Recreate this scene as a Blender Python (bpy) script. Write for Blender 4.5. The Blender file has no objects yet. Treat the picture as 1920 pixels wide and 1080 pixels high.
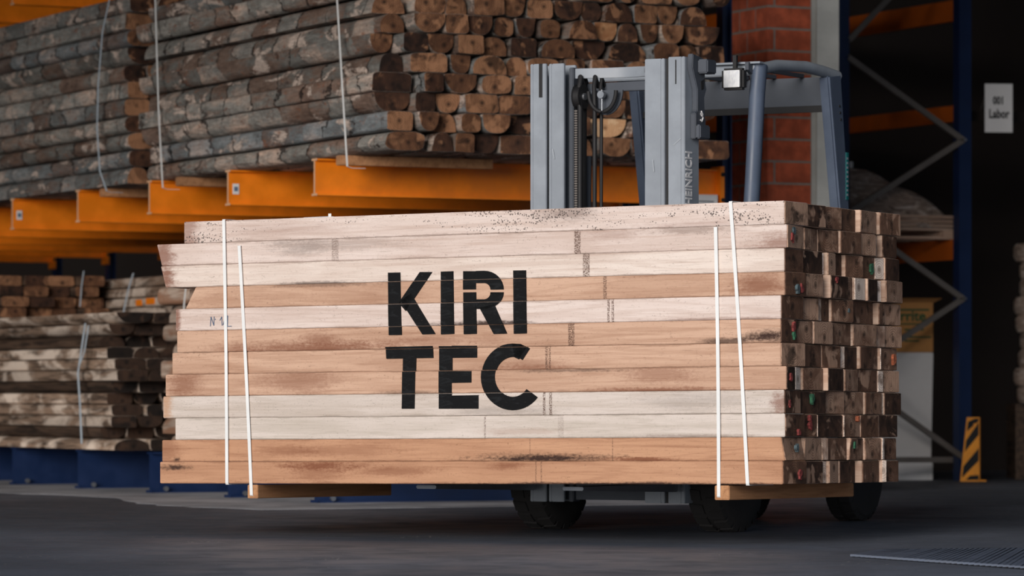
import bpy, bmesh, math, random
from mathutils import Matrix, Vector
R = math.radians
C = bpy.context.scene.collection
S = bpy.context.scene

# ------------------------------------------------------------------ camera, light
F, HY, EYE = 7600.0, 740.0, 0.69          # focal length in pixels, horizon row, eye height
cam = bpy.data.cameras.new('camera'); co = bpy.data.objects.new('camera', cam); C.objects.link(co)
co.location = (0, 0, EYE); co.rotation_euler = (R(90), 0, 0)
cam.sensor_width = 36; cam.lens = F / 1920 * 36; cam.shift_y = (HY - 540) / 1920
cam.clip_end = 200
cam.dof.use_dof = True; cam.dof.focus_distance = 18.7; cam.dof.aperture_fstop = 4.0
S.camera = co

W = bpy.data.worlds.new('world'); S.world = W; W.use_nodes = True
bg = W.node_tree.nodes['Background']; bg.inputs[0].default_value = (0.64, 0.72, 0.84, 1); bg.inputs[1].default_value = 0.62
sd = bpy.data.lights.new('sun', 'SUN'); so = bpy.data.objects.new('sun', sd); C.objects.link(so)
sd.energy = 3.3; sd.angle = R(28); sd.color = (1.0, 0.93, 0.86)
so.rotation_euler = Vector((0.36, 1.0, -0.235)).to_track_quat('-Z', 'Y').to_euler(); so.location = (-8, -5, 12)

S.view_settings.view_transform = 'Standard'; S.view_settings.look = 'None'
S.view_settings.gamma = 1; S.view_settings.use_curve_mapping = False; S.view_settings.exposure = -0.1

# ------------------------------------------------------------------ words
ORD = ['', 'first', 'second', 'third', 'fourth', 'fifth', 'sixth', 'seventh', 'eighth', 'ninth', 'tenth', 'eleventh', 'twelfth',
       'thirteenth', 'fourteenth', 'fifteenth', 'sixteenth', 'seventeenth', 'eighteenth', 'nineteenth', 'twentieth']

# ------------------------------------------------------------------ mesh helpers
class MB:
    def __init__(s): s.v = []; s.f = []; s.m = []
    def add(s, vs, fs, m=0):
        n = len(s.v); s.v += [tuple(p) for p in vs]
        for q in fs: s.f.append([i + n for i in q]); s.m.append(m)
        return s
    def box(s, x0, x1, y0, y1, z0, z1, m=0):
        return s.add([(x0,y0,z0),(x1,y0,z0),(x1,y1,z0),(x0,y1,z0),(x0,y0,z1),(x1,y0,z1),(x1,y1,z1),(x0,y1,z1)],
                     [(0,3,2,1),(4,5,6,7),(0,1,5,4),(1,2,6,5),(2,3,7,6),(3,0,4,7)], m)
    def loft(s, rings, m=0, closed=True, cap=True):
        n = len(rings[0]); vs = [p for r in rings for p in r]; fs = []
        for k in range(len(rings) - 1):
            for i in range(n if closed else n - 1):
                j = (i + 1) % n
                fs.append((k*n+i, k*n+j, (k+1)*n+j, (k+1)*n+i))
        if cap: fs.append(tuple(range(n))[::-1]); fs.append(tuple(range((len(rings)-1)*n, len(rings)*n)))
        return s.add(vs, fs, m)
    def prism(s, poly, axis, a, b, m=0):
        def P(p, t): return {'x': (t, p[0], p[1]), 'y': (p[0], t, p[1]), 'z': (p[0], p[1], t)}[axis]
        return s.loft([[P(p, a) for p in poly], [P(p, b) for p in poly]], m)
    def tube(s, pts, r, n=10, m=0, flat=None):
        pts = [Vector(p) for p in pts]; rings = []
        up = None
        for i, p in enumerate(pts):
            d = (pts[min(i+1, len(pts)-1)] - pts[max(i-1, 0)]).normalized()
            if up is None: up = Vector((0,0,1)) if abs(d.z) < .9 else Vector((1,0,0))
            a = d.cross(up).normalized(); b = d.cross(a).normalized(); up = -b if False else up
            rr = r[i] if isinstance(r, (list, tuple)) else r
            rings.append([tuple(p + a*rr*math.cos(2*math.pi*k/n) + b*rr*(flat or 1)*math.sin(2*math.pi*k/n)) for k in range(n)])
        return s.loft(rings, m)
    def beam(s, p0, p1, w, h, m=0, up=(0,0,1)):
        p0, p1 = Vector(p0), Vector(p1); d = (p1 - p0).normalized(); a = d.cross(Vector(up)).normalized(); b = a.cross(d)
        q = [(-1,-1),(1,-1),(1,1),(-1,1)]
        return s.loft([[tuple(p + a*w/2*i + b*h/2*j) for i, j in q] for p in (p0, p1)], m)
    def lathe(s, prof, axis='x', n=32, c=(0,0,0), m=0):
        rings = []
        for a, r in prof:
            ring = []
            for k in range(n):
                t = 2*math.pi*k/n; u, v = r*math.cos(t), r*math.sin(t)
                q = {'x': (a, u, v), 'y': (u, a, v), 'z': (u, v, a)}[axis]
                ring.append((q[0]+c[0], q[1]+c[1], q[2]+c[2]))
            rings.append(ring)
        return s.loft(rings, m)
    def build(s, name, mats, parent=None, bevel=0, smooth=None, loc=None, rot=None, **props):
        me = bpy.data.meshes.new(name); me.from_pydata(s.v, [], s.f)
        if not isinstance(mats, (list, tuple)): mats = [mats]
        for mm in mats: me.materials.append(mm)
        for p, i in zip(me.polygons, s.m): p.material_index = i
        bm = bmesh.new(); bm.from_mesh(me)
        bmesh.ops.recalc_face_normals(bm, faces=bm.faces)
        if bevel:
            es = [e for e in bm.edges if len(e.link_faces) == 2 and e.calc_face_angle(0) > R(30)]
            bmesh.ops.bevel(bm, geom=es, offset=bevel, segments=2, affect='EDGES', clamp_overlap=True)
        bm.to_mesh(me); bm.free()
        if smooth or bevel:
            me.shade_smooth(); me.set_sharp_from_angle(angle=R(smooth or 35))
        o = bpy.data.objects.new(name, me); C.objects.link(o)
        if parent: o.parent = parent
        if loc: o.location = loc
        if rot: o.rotation_euler = rot
        for k, v in props.items(): o[k] = v
        return o

def tag(o, label=None, cat=None, group=None, kind=None):
    if label: o['label'] = label
    if cat: o['category'] = cat
    if group: o['group'] = group
    if kind: o['kind'] = kind
    return o
def empty(name, loc, rz=0, rot=None):
    o = bpy.data.objects.new(name, None); C.objects.link(o); o.location = loc
    o.rotation_euler = rot or (0, 0, rz); o.empty_display_size = .1
    return o
def text_mesh(s, size, offset=0.0, depth=0.001):
    cu = bpy.data.curves.new('lettering', 'FONT'); cu.body = s; cu.size = size; cu.offset = offset; cu.extrude = depth
    cu.align_x = 'CENTER'; cu.align_y = 'CENTER'; cu.space_line = 1.0; cu.resolution_u = 3
    o = bpy.data.objects.new('lettering', cu); C.objects.link(o)
    dg = bpy.context.evaluated_depsgraph_get(); me = bpy.data.meshes.new_from_object(o.evaluated_get(dg))
    bpy.data.objects.remove(o); bpy.data.curves.remove(cu)
    return me
def text_obj(name, s, size, mat, parent, loc, rot, offset=0.0, depth=0.001):
    me = text_mesh(s, size, offset, depth); me.materials.clear(); me.materials.append(mat)
    o = bpy.data.objects.new(name, me); C.objects.link(o)
    if parent: o.parent = parent
    o.location = loc; o.rotation_euler = rot
    return o

# ------------------------------------------------------------------ material helpers
class NT:
    def __init__(s, name):
        s.mat = bpy.data.materials.new(name); s.mat.use_nodes = True; s.t = s.mat.node_tree
        s.b = s.t.nodes['Principled BSDF']
    def n(s, kind, **kw):
        nd = s.t.nodes.new(kind)
        for k, v in kw.items():
            if k[0] == '_': setattr(nd, k[1:], v)
        return nd
    def link(s, a, b): s.t.links.new(a, b)
    def set(s, sock, v):
        if isinstance(v, bpy.types.NodeSocket): s.link(v, sock)
        elif isinstance(v, (tuple, list)) and len(v) == 3 and sock.type == 'RGBA': sock.default_value = (*v, 1)
        else: sock.default_value = v
    def math(s, op, a, b=0.0, c=None, clamp=False):
        nd = s.n('ShaderNodeMath', _operation=op, _use_clamp=clamp); s.set(nd.inputs[0], a); s.set(nd.inputs[1], b)
        if c is not None: s.set(nd.inputs[2], c)
        return nd.outputs[0]
    def vmath(s, op, a, b=None):
        nd = s.n('ShaderNodeVectorMath', _operation=op); s.set(nd.inputs[0], a)
        if b is not None: s.set(nd.inputs[1], b)
        return nd.outputs['Value'] if op in ('LENGTH', 'DOT_PRODUCT', 'DISTANCE') else nd.outputs[0]
    def mix(s, f, a, b, mode='MIX'):
        nd = s.n('ShaderNodeMix', _data_type='RGBA', _blend_type=mode)
        s.set(nd.inputs[0], f); s.set(nd.inputs[6], a); s.set(nd.inputs[7], b)
        return nd.outputs[2]
    def mapr(s, v, a, b, c=0.0, d=1.0):
        nd = s.n('ShaderNodeMapRange', _interpolation_type='SMOOTHSTEP'); s.set(nd.inputs[0], v)
        for i, q in enumerate((a, b, c, d)): nd.inputs[i+1].default_value = q
        return nd.outputs[0]
    def noise(s, vec, scale, detail=4, rough=.55, dist=0.0):
        nd = s.n('ShaderNodeTexNoise'); s.set(nd.inputs['Vector'], vec); nd.inputs['Scale'].default_value = scale
        nd.inputs['Detail'].default_value = detail; nd.inputs['Roughness'].default_value = rough; nd.inputs['Distortion'].default_value = dist
        return nd.outputs[0]
    def coord(s, scale=(1,1,1), rand=True, off=(0,0,0)):
        tc = s.n('ShaderNodeTexCoord'); v = tc.outputs['Object']; s.obj = v
        if rand:
            oi = s.n('ShaderNodeObjectInfo'); s.rnd = oi.outputs['Random']
            cx = s.n('ShaderNodeCombineXYZ'); 
            for i, k in enumerate((37.0, 91.0, 53.0)): s.link(s.math('MULTIPLY', s.rnd, k), cx.inputs[i])
            v = s.vmath('ADD', v, cx.outputs[0])
        v = s.vmath('ADD', v, off)
        s.base = v
        return s.vmath('MULTIPLY', v, scale)
    def ramp(s, f, stops):
        nd = s.n('ShaderNodeValToRGB'); s.link(f, nd.inputs[0]); e = nd.color_ramp.elements
        while len(e) < len(stops): e.new(.5)
        for q, (p, c) in zip(e, stops): q.position = p; q.color = (*c, 1)
        return nd.outputs[0]
    def bump(s, h, strength=.3, dist=.01):
        nd = s.n('ShaderNodeBump'); nd.inputs['Strength'].default_value = strength; nd.inputs['Distance'].default_value = dist
        s.link(h, nd.inputs['Height']); s.link(nd.outputs[0], s.b.inputs['Normal'])
    def out(s, col, rough=.7, metal=0.0, spec=.5):
        s.set(s.b.inputs['Base Color'], col); s.set(s.b.inputs['Roughness'], rough); s.b.inputs['Metallic'].default_value = metal
        s.b.inputs['Specular IOR Level'].default_value = spec
        return s.mat
def srgb(r, g, b):
    f = lambda c: (c/255/12.92) if c/255 <= .04045 else ((c/255+.055)/1.055)**2.4
    return (f(r), f(g), f(b))

def paint(name, col, rough=.45, metal=0.0, wear=.12, scale=6, spec=.5, bumpy=.05):
    t = NT(name); v = t.coord(); n = t.noise(v, scale, 5); f = t.noise(v, scale*9, 3)
    m = t.mapr(n, .35, .7, 1-wear, 1+wear*.6)
    c = t.vmath('MULTIPLY', t.mix(t.math('MULTIPLY', f, .15), col, tuple(x*.5 for x in col)), t_vec(t, m))
    t.bump(f, bumpy, .002)
    return t.out(c, t.mapr(n, .3, .7, rough, rough+.12), metal, spec)
def t_vec(t, m):
    cx = t.n('ShaderNodeCombineXYZ')
    for i in range(3): t.link(m, cx.inputs[i])
    return cx.outputs[0]

def m_bark():
    t = NT('bark'); v = t.coord()
    # stretches of bark between old branch collars, each with its own colour
    warp = t.noise(t.vmath('MULTIPLY', t.base, (5, 3, 5)), 1.0, 4, .6)
    sx = t.n('ShaderNodeSeparateXYZ'); t.link(t.base, sx.inputs[0])
    yy = t.math('ADD', t.math('MULTIPLY', sx.outputs[1], 2.6), t.math('MULTIPLY', warp, 1.3))
    vo = t.n('ShaderNodeTexVoronoi', _voronoi_dimensions='1D'); t.link(yy, vo.inputs['W']); vo.inputs['Scale'].default_value = 1.0
    ve = t.n('ShaderNodeTexVoronoi', _voronoi_dimensions='1D', _feature='DISTANCE_TO_EDGE'); t.link(yy, ve.inputs['W']); ve.inputs['Scale'].default_value = 1.0
    sc = t.n('ShaderNodeSeparateColor'); t.link(vo.outputs['Color'], sc.inputs[0])
    big = t.noise(t.vmath('MULTIPLY', t.base, (9, 2.2, 9)), 1.0, 5, .62)
    f = t.math('ADD', t.math('MULTIPLY', sc.outputs[0], .34), t.math('MULTIPLY', big, .70))
    base = t.ramp(f, [(.22, srgb(96,78,68)), (.38, srgb(136,118,108)), (.50, srgb(130,135,134)), (.60, srgb(156,158,156)), (.78, srgb(212,190,176))])
    tint = t.ramp(t.rnd, [(0, (.95,1.02,1.10)), (.35, (.80,.76,.72)), (.55, (1.08,1.0,.94)), (.8, (1.45,1.32,1.22)), (1, (.9,.98,1.04))])
    base = t.mix(1.0, base, tint, 'MULTIPLY')
    pn = t.noise(t.vmath('MULTIPLY', t.base, (6, 2.6, 7)), 1.0, 6, .66, .5)
    base = t.mix(t.math('MULTIPLY', t.mapr(pn, .56, .60), .9), base, srgb(228,208,194))
    rn = t.noise(t.vmath('MULTIPLY', t.base, (11, 5, 14)), 1.3, 6, .7)
    base = t.mix(t.math('MULTIPLY', t.mapr(rn, .56, .68), .7), base, srgb(150,92,62))
    dn = t.noise(t.vmath('MULTIPLY', t.base, (8, 5, 10)), .9, 5, .7)
    base = t.mix(t.math('MULTIPLY', t.mapr(dn, .60, .68), .75), base, srgb(44,34,32))
    gate = t.mapr(sc.outputs[1], .3, .6)
    line = t.math('MULTIPLY', t.mapr(ve.outputs['Distance'], .01, .055, 1, 0), gate)
    base = t.mix(t.math('MULTIPLY', line, .85), base, srgb(30,23,22))
    fine = t.noise(t.vmath('MULTIPLY', t.base, (50, 10, 60)), 1.0, 4, .7)
    vert = t.noise(t.vmath('MULTIPLY', t.base, (6, 60, 6)), 1.0, 3, .6)
    base = t.mix(t.mapr(fine, .35, .7, .42, 0), base, srgb(62,50,46))
    base = t.mix(t.mapr(vert, .5, .75, 0, .35), base, srgb(70,60,58))
    h = t.math('SUBTRACT', t.math('ADD', t.math('MULTIPLY', t.mapr(pn, .56, .61), -.5), t.math('MULTIPLY', fine, .6)), t.math('MULTIPLY', line, 1.5))
    t.bump(t.math('ADD', h, t.math('MULTIPLY', big, 2.0)), .9, .014)
    return t.out(base, .85, 0, .25)

def m_end(name, cols, ringscale=34, axis='y', holes=True):
    """sawn end: rings about a heart that differs from piece to piece"""
    t = NT(name); v = t.coord()
    tc = t.obj
    cx = t.n('ShaderNodeCombineXYZ')
    a = t.math('MULTIPLY', t.math('SUBTRACT', t.math('FRACT', t.math('MULTIPLY', t.rnd, 13.7)), .5), .06)
    b = t.math('MULTIPLY', t.math('SUBTRACT', t.math('FRACT', t.math('MULTIPLY', t.rnd, 29.3)), .5), .05)
    if axis == 'y': t.link(a, cx.inputs[0]); flat = (1, 0, 1)
    else: t.link(a, cx.inputs[1]); flat = (0, 1, 1)
    t.link(b, cx.inputs[2])
    p = t.vmath('MULTIPLY', t.vmath('SUBTRACT', tc, cx.outputs[0]), flat)
    wob = t.noise(t.base, 14, 3)
    r = t.math('ADD', t.vmath('LENGTH', p), t.math('MULTIPLY', wob, .018))
    rings = t.math('SINE', t.math('MULTIPLY', r, ringscale*14.0))
    big = t.noise(t.base, 11, 5, .6, .8)
    f = t.math('ADD', t.math('MULTIPLY', big, .55), t.math('MULTIPLY', t.math('FRACT', t.math('MULTIPLY', t.rnd, 7.1)), .5))
    c = t.ramp(f, [(.25, cols[0]), (.42, cols[1]), (.58, cols[2]), (.75, cols[3])])
    c = t.mix(t.mapr(rings, -.2, 1, 0, .42), c, cols[0])
    c = t.mix(t.mapr(r, .012, .034, .75, 0), c, tuple(x*.45 for x in cols[0]))
    dp = t.noise(t.base, 8, 5, .6, .6)
    c = t.mix(t.math('MULTIPLY', t.mapr(dp, .54, .68), .75), c, tuple(x*.5 for x in cols[0]))
    lp = t.noise(t.vmath('ADD', t.base, (3.3, 1.7, 9.1)), 7, 4, .55, .4)
    c = t.mix(t.math('MULTIPLY', t.mapr(lp, .56, .63), .75), c, cols[3])
    saw = t.noise(t.vmath('MULTIPLY', t.base, (220, 220, 12)), 1.0, 2)
    c = t.mix(t.mapr(saw, .4, .7, 0, .25), c, cols[0])
    t.bump(t.math('ADD', saw, t.math('MULTIPLY', big, 2)), .35, .004)
    return t.out(c, .8, 0, .3)

def m_plank(name, light, dark, axis='x', strength=.5, patch=None):
    t = NT(name); sc = (.9, 12, 12) if axis == 'x' else (12, .9, 12)
    v = t.coord(sc)
    g = t.noise(v, 2.2, 6, .6, .5)
    fs = (4, 120, 120) if axis == 'x' else (120, 4, 120)
    fine = t.noise(t.vmath('MULTIPLY', t.base, fs), 1.0, 4, .6)
    c = t.mix(t.mapr(g, .38, .68, 0, strength), light, dark)
    c = t.mix(t.mapr(fine, .45, .75, 0, .35), c, dark)
    if patch:
        pn = t.noise(t.vmath('MULTIPLY', t.base, (4, 1.7, 5)), 1, 5, .6, .6)
        c = t.mix(t.mapr(pn, .45, .62), c, patch)
    k = t.mapr(t.rnd, 0, 1, .72, 1.1)
    c = t.vmath('MULTIPLY', c, t_vec(t, k))
    t.bump(fine, .25, .002)
    return t.out(c, .75, 0, .3)

def m_face(name, base, dark, seed, stains=(), stripes=(), speckle=None, warm=.35):
    """planed long face of one front board; x runs along the board, z up from its lower edge"""
    t = NT(name); v = t.coord((1,1,1), False, (seed*7.3, seed*3.1, seed*1.7))
    x = t.obj
    low = t.noise(t.vmath('MULTIPLY', t.base, (.9, 3, 9)), 1.3, 5, .55, .6)
    c = t.mix(t.mapr(low, .35, .72, 0, warm), base, dark)
    # cathedral figure
    warp = t.noise(t.vmath('MULTIPLY', t.base, (.38, 1, 4.5)), 1.9, 1, .4)
    ph = t.math('ADD', t.math('MULTIPLY', warp, 44.0), t.math('MULTIPLY', t.noise(t.vmath('MULTIPLY', t.base, (2.5, 5, 90)), 1, 3), 7.0))
    fig = t.math('SINE', ph)
    c = t.mix(t.mapr(fig, .1, 1.0, 0, .20), c, dark)
    pore = t.noise(t.vmath('MULTIPLY', t.base, (9, 60, 300)), 1.0, 4, .65)
    c = t.mix(t.mapr(pore, .52, .78, 0, .42), c, tuple(q*.55 for q in dark))
    pn = t.noise(t.vmath('MULTIPLY', t.base, (5, 20, 26)), 1.0, 5, .7)
    pf = t.noise(t.vmath('MULTIPLY', t.base, (55, 55, 90)), 1.0, 4, .7)
    c = t.mix(t.mapr(pf, .55, .8, 0, .30), c, tuple(q*.6 for q in dark))
    sz = t.n('ShaderNodeSeparateXYZ'); t.link(x, sz.inputs[0])
    ez = t.math('SUBTRACT', .0533, t.math('ABSOLUTE', t.math('SUBTRACT', sz.outputs[2], .0533)))
    en = t.noise(t.vmath('MULTIPLY', t.base, (3.5, 1, 14)), 1.0, 6, .75)
    e1 = t.mapr(t.math('SUBTRACT', ez, t.math('MULTIPLY', t.math('SUBTRACT', en, .50), .05)), .0, .006, .38, 0)
    c = t.mix(e1, c, tuple(q*.6 for q in dark))
    streak = t.noise(t.vmath('MULTIPLY', t.base, (1.3, 1, 48)), 1.0, 5, .7)
    c = t.mix(t.mapr(streak, .50, .72, 0, .42), c, dark)
    spots = t.noise(t.vmath('MULTIPLY', t.base, (70, 1, 120)), 1.0, 2, .6)
    c = t.mix(t.math('MULTIPLY', t.mapr(spots, .60, .72), t.mapr(pn, .42, .66, 0, .5)), c, tuple(q*.45 for q in dark))
    for (xc, zc, rx, rz, amt, col) in stains:
        d = t.vmath('LENGTH', t.vmath('MULTIPLY', t.vmath('SUBTRACT', x, (xc, 0, zc)), (1/rx, 0, 1/rz)))
        d = t.math('ADD', d, t.math('ADD', t.math('MULTIPLY', t.math('SUBTRACT', pn, .5), 1.9), t.math('MULTIPLY', t.math('SUBTRACT', pf, .5), 1.5)))
        c = t.mix(t.mapr(d, .15, 1.25, amt, 0), c, col)
    sx = t.n('ShaderNodeSeparateXYZ'); t.link(x, sx.inputs[0])
    for (xc, wd, amt) in stripes:
        d = t.math('ABSOLUTE', t.math('SUBTRACT', sx.outputs[0], xc))
        m = t.mapr(d, wd*.42, wd*.5, 1, 0)
        br = t.mapr(t.noise(t.vmath('MULTIPLY', t.base, (120, 10, 190)), 1.0, 3, .7), .40, .56)
        c = t.mix(t.math('MULTIPLY', m, t.math('MULTIPLY', br, amt)), c, srgb(92,66,54))
    if speckle:
        vo = t.n('ShaderNodeTexVoronoi'); t.link(t.vmath('MULTIPLY', t.base, (1, .01, 1)), vo.inputs['Vector']); vo.inputs['Scale'].default_value = 95
        gate = t.mapr(t.noise(t.vmath('MULTIPLY', t.base, (1.6, .01, 10)), 1.0, 5, .75), .40, .62, 0, speckle)
        m = t.math('LESS_THAN', vo.outputs[0], t.math('MULTIPLY', gate, .42))
        c = t.mix(t.math('MULTIPLY', m, .8), c, srgb(70,62,60))
    t.bump(t.math('ADD', pore, t.math('MULTIPLY', pf, .4)), .16, .002)
    return t.out(c, .68, 0, .3)

# ------------------------------------------------------------------ materials
M = {}
M['bark'] = m_bark()
M['log_end'] = m_end('log_end', [srgb(32,20,15), srgb(74,48,35), srgb(112,76,53), srgb(166,120,88)])
M['log_end_pale'] = m_end('log_end_pale', [srgb(150,100,66), srgb(196,152,112), srgb(214,172,132), srgb(224,190,152)])
M['board_end'] = m_end('board_end', [srgb(40,26,20), srgb(88,62,48), srgb(122,90,72), srgb(178,144,122)], 40, 'x')
M['board_end_pale'] = m_end('board_end_pale', [srgb(140,112,96), srgb(206,184,168), srgb(220,202,188), srgb(232,216,204)], 40, 'x')
M['board'] = m_plank('sawn_board', srgb(212,184,164), srgb(150,104,78))
M['bearer'] = m_plank('bearer_timber', srgb(190,140,100), srgb(130,86,56), 'y')
M['plank'] = m_plank('weathered_plank', srgb(164,138,118), srgb(50,40,34), 'y', .9, srgb(232,214,198))
M['plank_dark'] = m_plank('dark_plank', srgb(96,76,62), srgb(34,26,22), 'y', .9)
M['plank_end_shaded'] = m_end('plank_end_shaded', [srgb(20,14,12), srgb(34,25,20), srgb(50,36,28), srgb(70,50,38)])  # near-black tones paint in the deep shadow on the low stack's ends
M['orange'] = paint('orange_paint', srgb(250,136,16), .42)
M['orange_edge'] = paint('worn_orange_edge', srgb(240,190,150), .5)
M['orange_shaded'] = paint('shaded_orange_paint', srgb(205,100,24), .5)  # orange darkened to carry the shade on the far pallet rack beams
M['blue'] = paint('dark_blue_paint', srgb(14,38,78), .42)
M['grey'] = paint('grey_machine_paint', srgb(146,154,164), .42, wear=.1)
M['grey_light'] = paint('scraped_grey', srgb(172,180,188), .5)
M['grey_dark'] = paint('dark_grey_machine_paint', srgb(72,78,88), .5)
M['black'] = paint('black_rubber', srgb(26,26,29), .6)
M['tire'] = paint('tire_rubber', srgb(38,37,38), .85, scale=14)
M['steel'] = paint('bare_steel', srgb(170,174,180), .32, .9)
M['rim'] = paint('rim_paint', srgb(120,122,126), .5)
M['hood'] = paint('yellow_cowl_paint', srgb(222,140,30), .45)
M['strap'] = paint('white_strap', srgb(238,240,240), .5, wear=.04)
M['strap_blue'] = paint('pale_blue_strap', srgb(186,200,212), .5, wear=.05)
M['galv'] = paint('galvanised_steel', srgb(118,112,108), .6, .2)
M['paper'] = paint('paper', srgb(226,226,228), .8, wear=.04)
M['card'] = paint('cardboard', srgb(188,134,78), .85, scale=3)
M['white_panel'] = paint('white_board', srgb(214,212,212), .7, wear=.05, scale=2)
M['ink'] = paint('black_ink', srgb(22,22,24), .7)
M['ink_grey'] = paint('grey_ink', srgb(130,136,146), .7)
M['ink_green'] = paint('green_ink', srgb(30,84,52), .7)
M['ink_blue'] = paint('blue_ink', srgb(92,112,140), .7)
M['ink_yellow'] = paint('yellow_ink', srgb(230,190,40), .7)
M['teal'] = paint('teal_sticker', srgb(16,110,112), .5)
M['prot_yellow'] = paint('safety_yellow', srgb(246,158,26), .45)
M['red_mark'] = paint('red_marking', srgb(138,58,56), .8, wear=.5, scale=60)
M['green_mark'] = paint('green_marking', srgb(52,104,76), .8, wear=.5, scale=60)
M['blue_mark'] = paint('blue_marking', srgb(76,92,98), .8, wear=.5, scale=60)
M['orange_mark'] = paint('orange_marking', srgb(186,104,70), .8, wear=.5, scale=60)
M['seat'] = paint('black_vinyl', srgb(30,30,32), .6)
M['brick'] = paint('red_brick', srgb(196,98,68), .9, wear=.3, scale=9, bumpy=.4)
M['mortar'] = paint('mortar', srgb(150,140,132), .95, scale=20, bumpy=.4)
M['column_grey'] = paint('column_grey_paint', srgb(168,170,168), .6)
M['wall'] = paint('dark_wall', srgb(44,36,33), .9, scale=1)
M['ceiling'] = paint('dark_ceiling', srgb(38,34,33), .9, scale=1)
M['mat'] = paint('mat_rubber', srgb(84,94,112), .6)
M['plank_pale'] = m_plank('pale_rough_wood', srgb(204,184,168), srgb(116,84,66), 'y', .7, srgb(160,120,96))
def glass_lens():
    t = NT('headlamp_glass'); v = t.coord((1,1,1), False); n = t.noise(t.vmath('MULTIPLY', v, (160, 1, 40)), 1, 2)
    t.bump(n, .25, .004); return t.out(t.ramp(n, [(.3, (.72,.75,.8)), (.6, (.93,.95,.97))]), .2, .0)
M['lens'] = glass_lens()
def stencil():
    t = NT('stencil_paint'); v = t.coord((1,1,1), False)
    a = t.noise(t.vmath('MULTIPLY', t.base, (9, 3, 26)), 1.0, 5, .7, 1.0); b = t.noise(t.vmath('MULTIPLY', t.base, (40, 3, 170)), 1, 3)
    c = t.mix(t.mapr(a, .5, .72, 0, .55), srgb(15,16,18), srgb(44,47,50))
    c = t.mix(t.mapr(b, .62, .75, 0, .35), c, srgb(84,78,74))
    return t.out(c, .8, 0, .2)
M['stencil'] = stencil()
def film():
    t = NT('wrap_film'); v = t.coord((1,1,1), False); n = t.noise(t.vmath('MULTIPLY', t.base, (7, 7, 26)), 1.0, 6, .65, 1.6)
    t.bump(n, 1.0, .06)
    c = t.ramp(n, [(.3, srgb(120,100,88)), (.5, srgb(196,172,156)), (.64, srgb(240,228,220))])
    return t.out(c, .28, 0, .7)
M['film'] = film()
def floor_mat():
    t = NT('asphalt'); tc = t.coord((1,1,1), False); v = t.base
    big = t.noise(t.vmath('MULTIPLY', v, (.5, .28, 1)), 1.0, 5, .6); mid = t.noise(v, 3.2, 6, .65, .5); fine = t.noise(v, 120, 3, .7)
    st = t.noise(t.vmath('MULTIPLY', v, (2.0, 9, 1)), 1.0, 5, .65)
    c = t.mix(t.mapr(big, .35, .68), srgb(78,84,95), srgb(106,112,125))
    c = t.mix(t.mapr(mid, .45, .75, 0, .45), c, srgb(54,56,62))
    c = t.mix(t.mapr(st, .5, .75, 0, .4), c, srgb(50,52,58))
    c = t.mix(t.mapr(fine, .55, .72, 0, .45), c, srgb(128,126,126))
    vo = t.n('ShaderNodeTexVoronoi'); t.link(t.vmath('MULTIPLY', v, (1, .6, 1)), vo.inputs['Vector']); vo.inputs['Scale'].default_value = 34
    gate = t.mapr(t.noise(v, 1.6, 4, .7), .56, .68, 0, .20)
    c = t.mix(t.math('LESS_THAN', vo.outputs[0], gate), c, srgb(190,186,178))
    t.bump(t.math('ADD', fine, t.math('MULTIPLY', mid, 1.0)), .5, .006)
    return t.out(c, t.mapr(mid, .35, .7, .5, .75), 0, .4)
M['floor'] = floor_mat()
def conc():
    t = NT('worn_concrete'); tc = t.coord((1,1,1), False); v = t.base
    mid = t.noise(v, 1.7, 6, .65, .5); fine = t.noise(v, 60, 3, .7)
    c = t.mix(t.mapr(mid, .35, .7), srgb(190,192,200), srgb(136,138,146)); c = t.mix(t.mapr(fine, .5, .75, 0, .4), c, srgb(90,90,92))
    t.bump(fine, .3, .004); return t.out(c, .8, 0, .3)
M['concrete'] = conc()

# ------------------------------------------------------------------ frames of reference
A = R(28.8); CA, SA = math.cos(A), math.sin(A)
P0 = Vector((1.236, 18.24, 0))                      # ground below the bundle's near corner
def t_at(px): k = (px-960)/F; return (P0.x - k*P0.y) / (CA + k*SA)          # along the long front face, from the near corner
def v_at(px): k = (px-960)/F; return (k*P0.y - P0.x) / (SA - CA*k)          # along the end face
RW, RD = Vector((.899, .438, 0)).normalized(), Vector((-.438, .899, 0)).normalized()   # cantilever rack: across, along
RO = Vector((-1.256, 25.8, 0)); RANG = math.atan2(RW.y, RW.x)
def rk(s, t, z=0): return RO + RW*s + RD*t + Vector((0, 0, z))

# ------------------------------------------------------------------ setting
tag(MB().box(-30, 30, -12, 45, -.2, 0).build('floor', M['floor']), 'grey worn asphalt floor running into the warehouse', kind='structure')
sl = MB(); rg = random.Random(2); q = [rk(2.6, -1.3), rk(2.6, 16)] + [rk(-.9 + rg.uniform(-.06, .06) + .18*math.sin(k*.35), 16 - k*.24) for k in range(73)]
sl.prism([(p.x, p.y) for p in q], 'z', .0005, .002); tag(sl.build('floor_slab', M['concrete']), kind='structure')
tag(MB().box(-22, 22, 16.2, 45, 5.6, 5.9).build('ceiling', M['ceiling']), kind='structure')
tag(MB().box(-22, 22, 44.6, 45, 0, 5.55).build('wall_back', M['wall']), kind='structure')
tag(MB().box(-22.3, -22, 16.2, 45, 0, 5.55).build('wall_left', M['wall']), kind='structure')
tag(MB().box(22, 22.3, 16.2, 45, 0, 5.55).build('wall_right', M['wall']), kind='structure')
# dark partition behind the pallet rack on the right
pw = MB(); a_, b_ = Vector((1.2, 36.0)), Vector((9.0, 38.2)); nrm = Vector((-.28, .96))*.15
pw.prism([tuple(a_), tuple(b_), tuple(b_+nrm), tuple(a_+nrm)], 'z', 0, 5.59); tag(pw.build('wall_partition', M['wall']), kind='structure')

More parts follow.
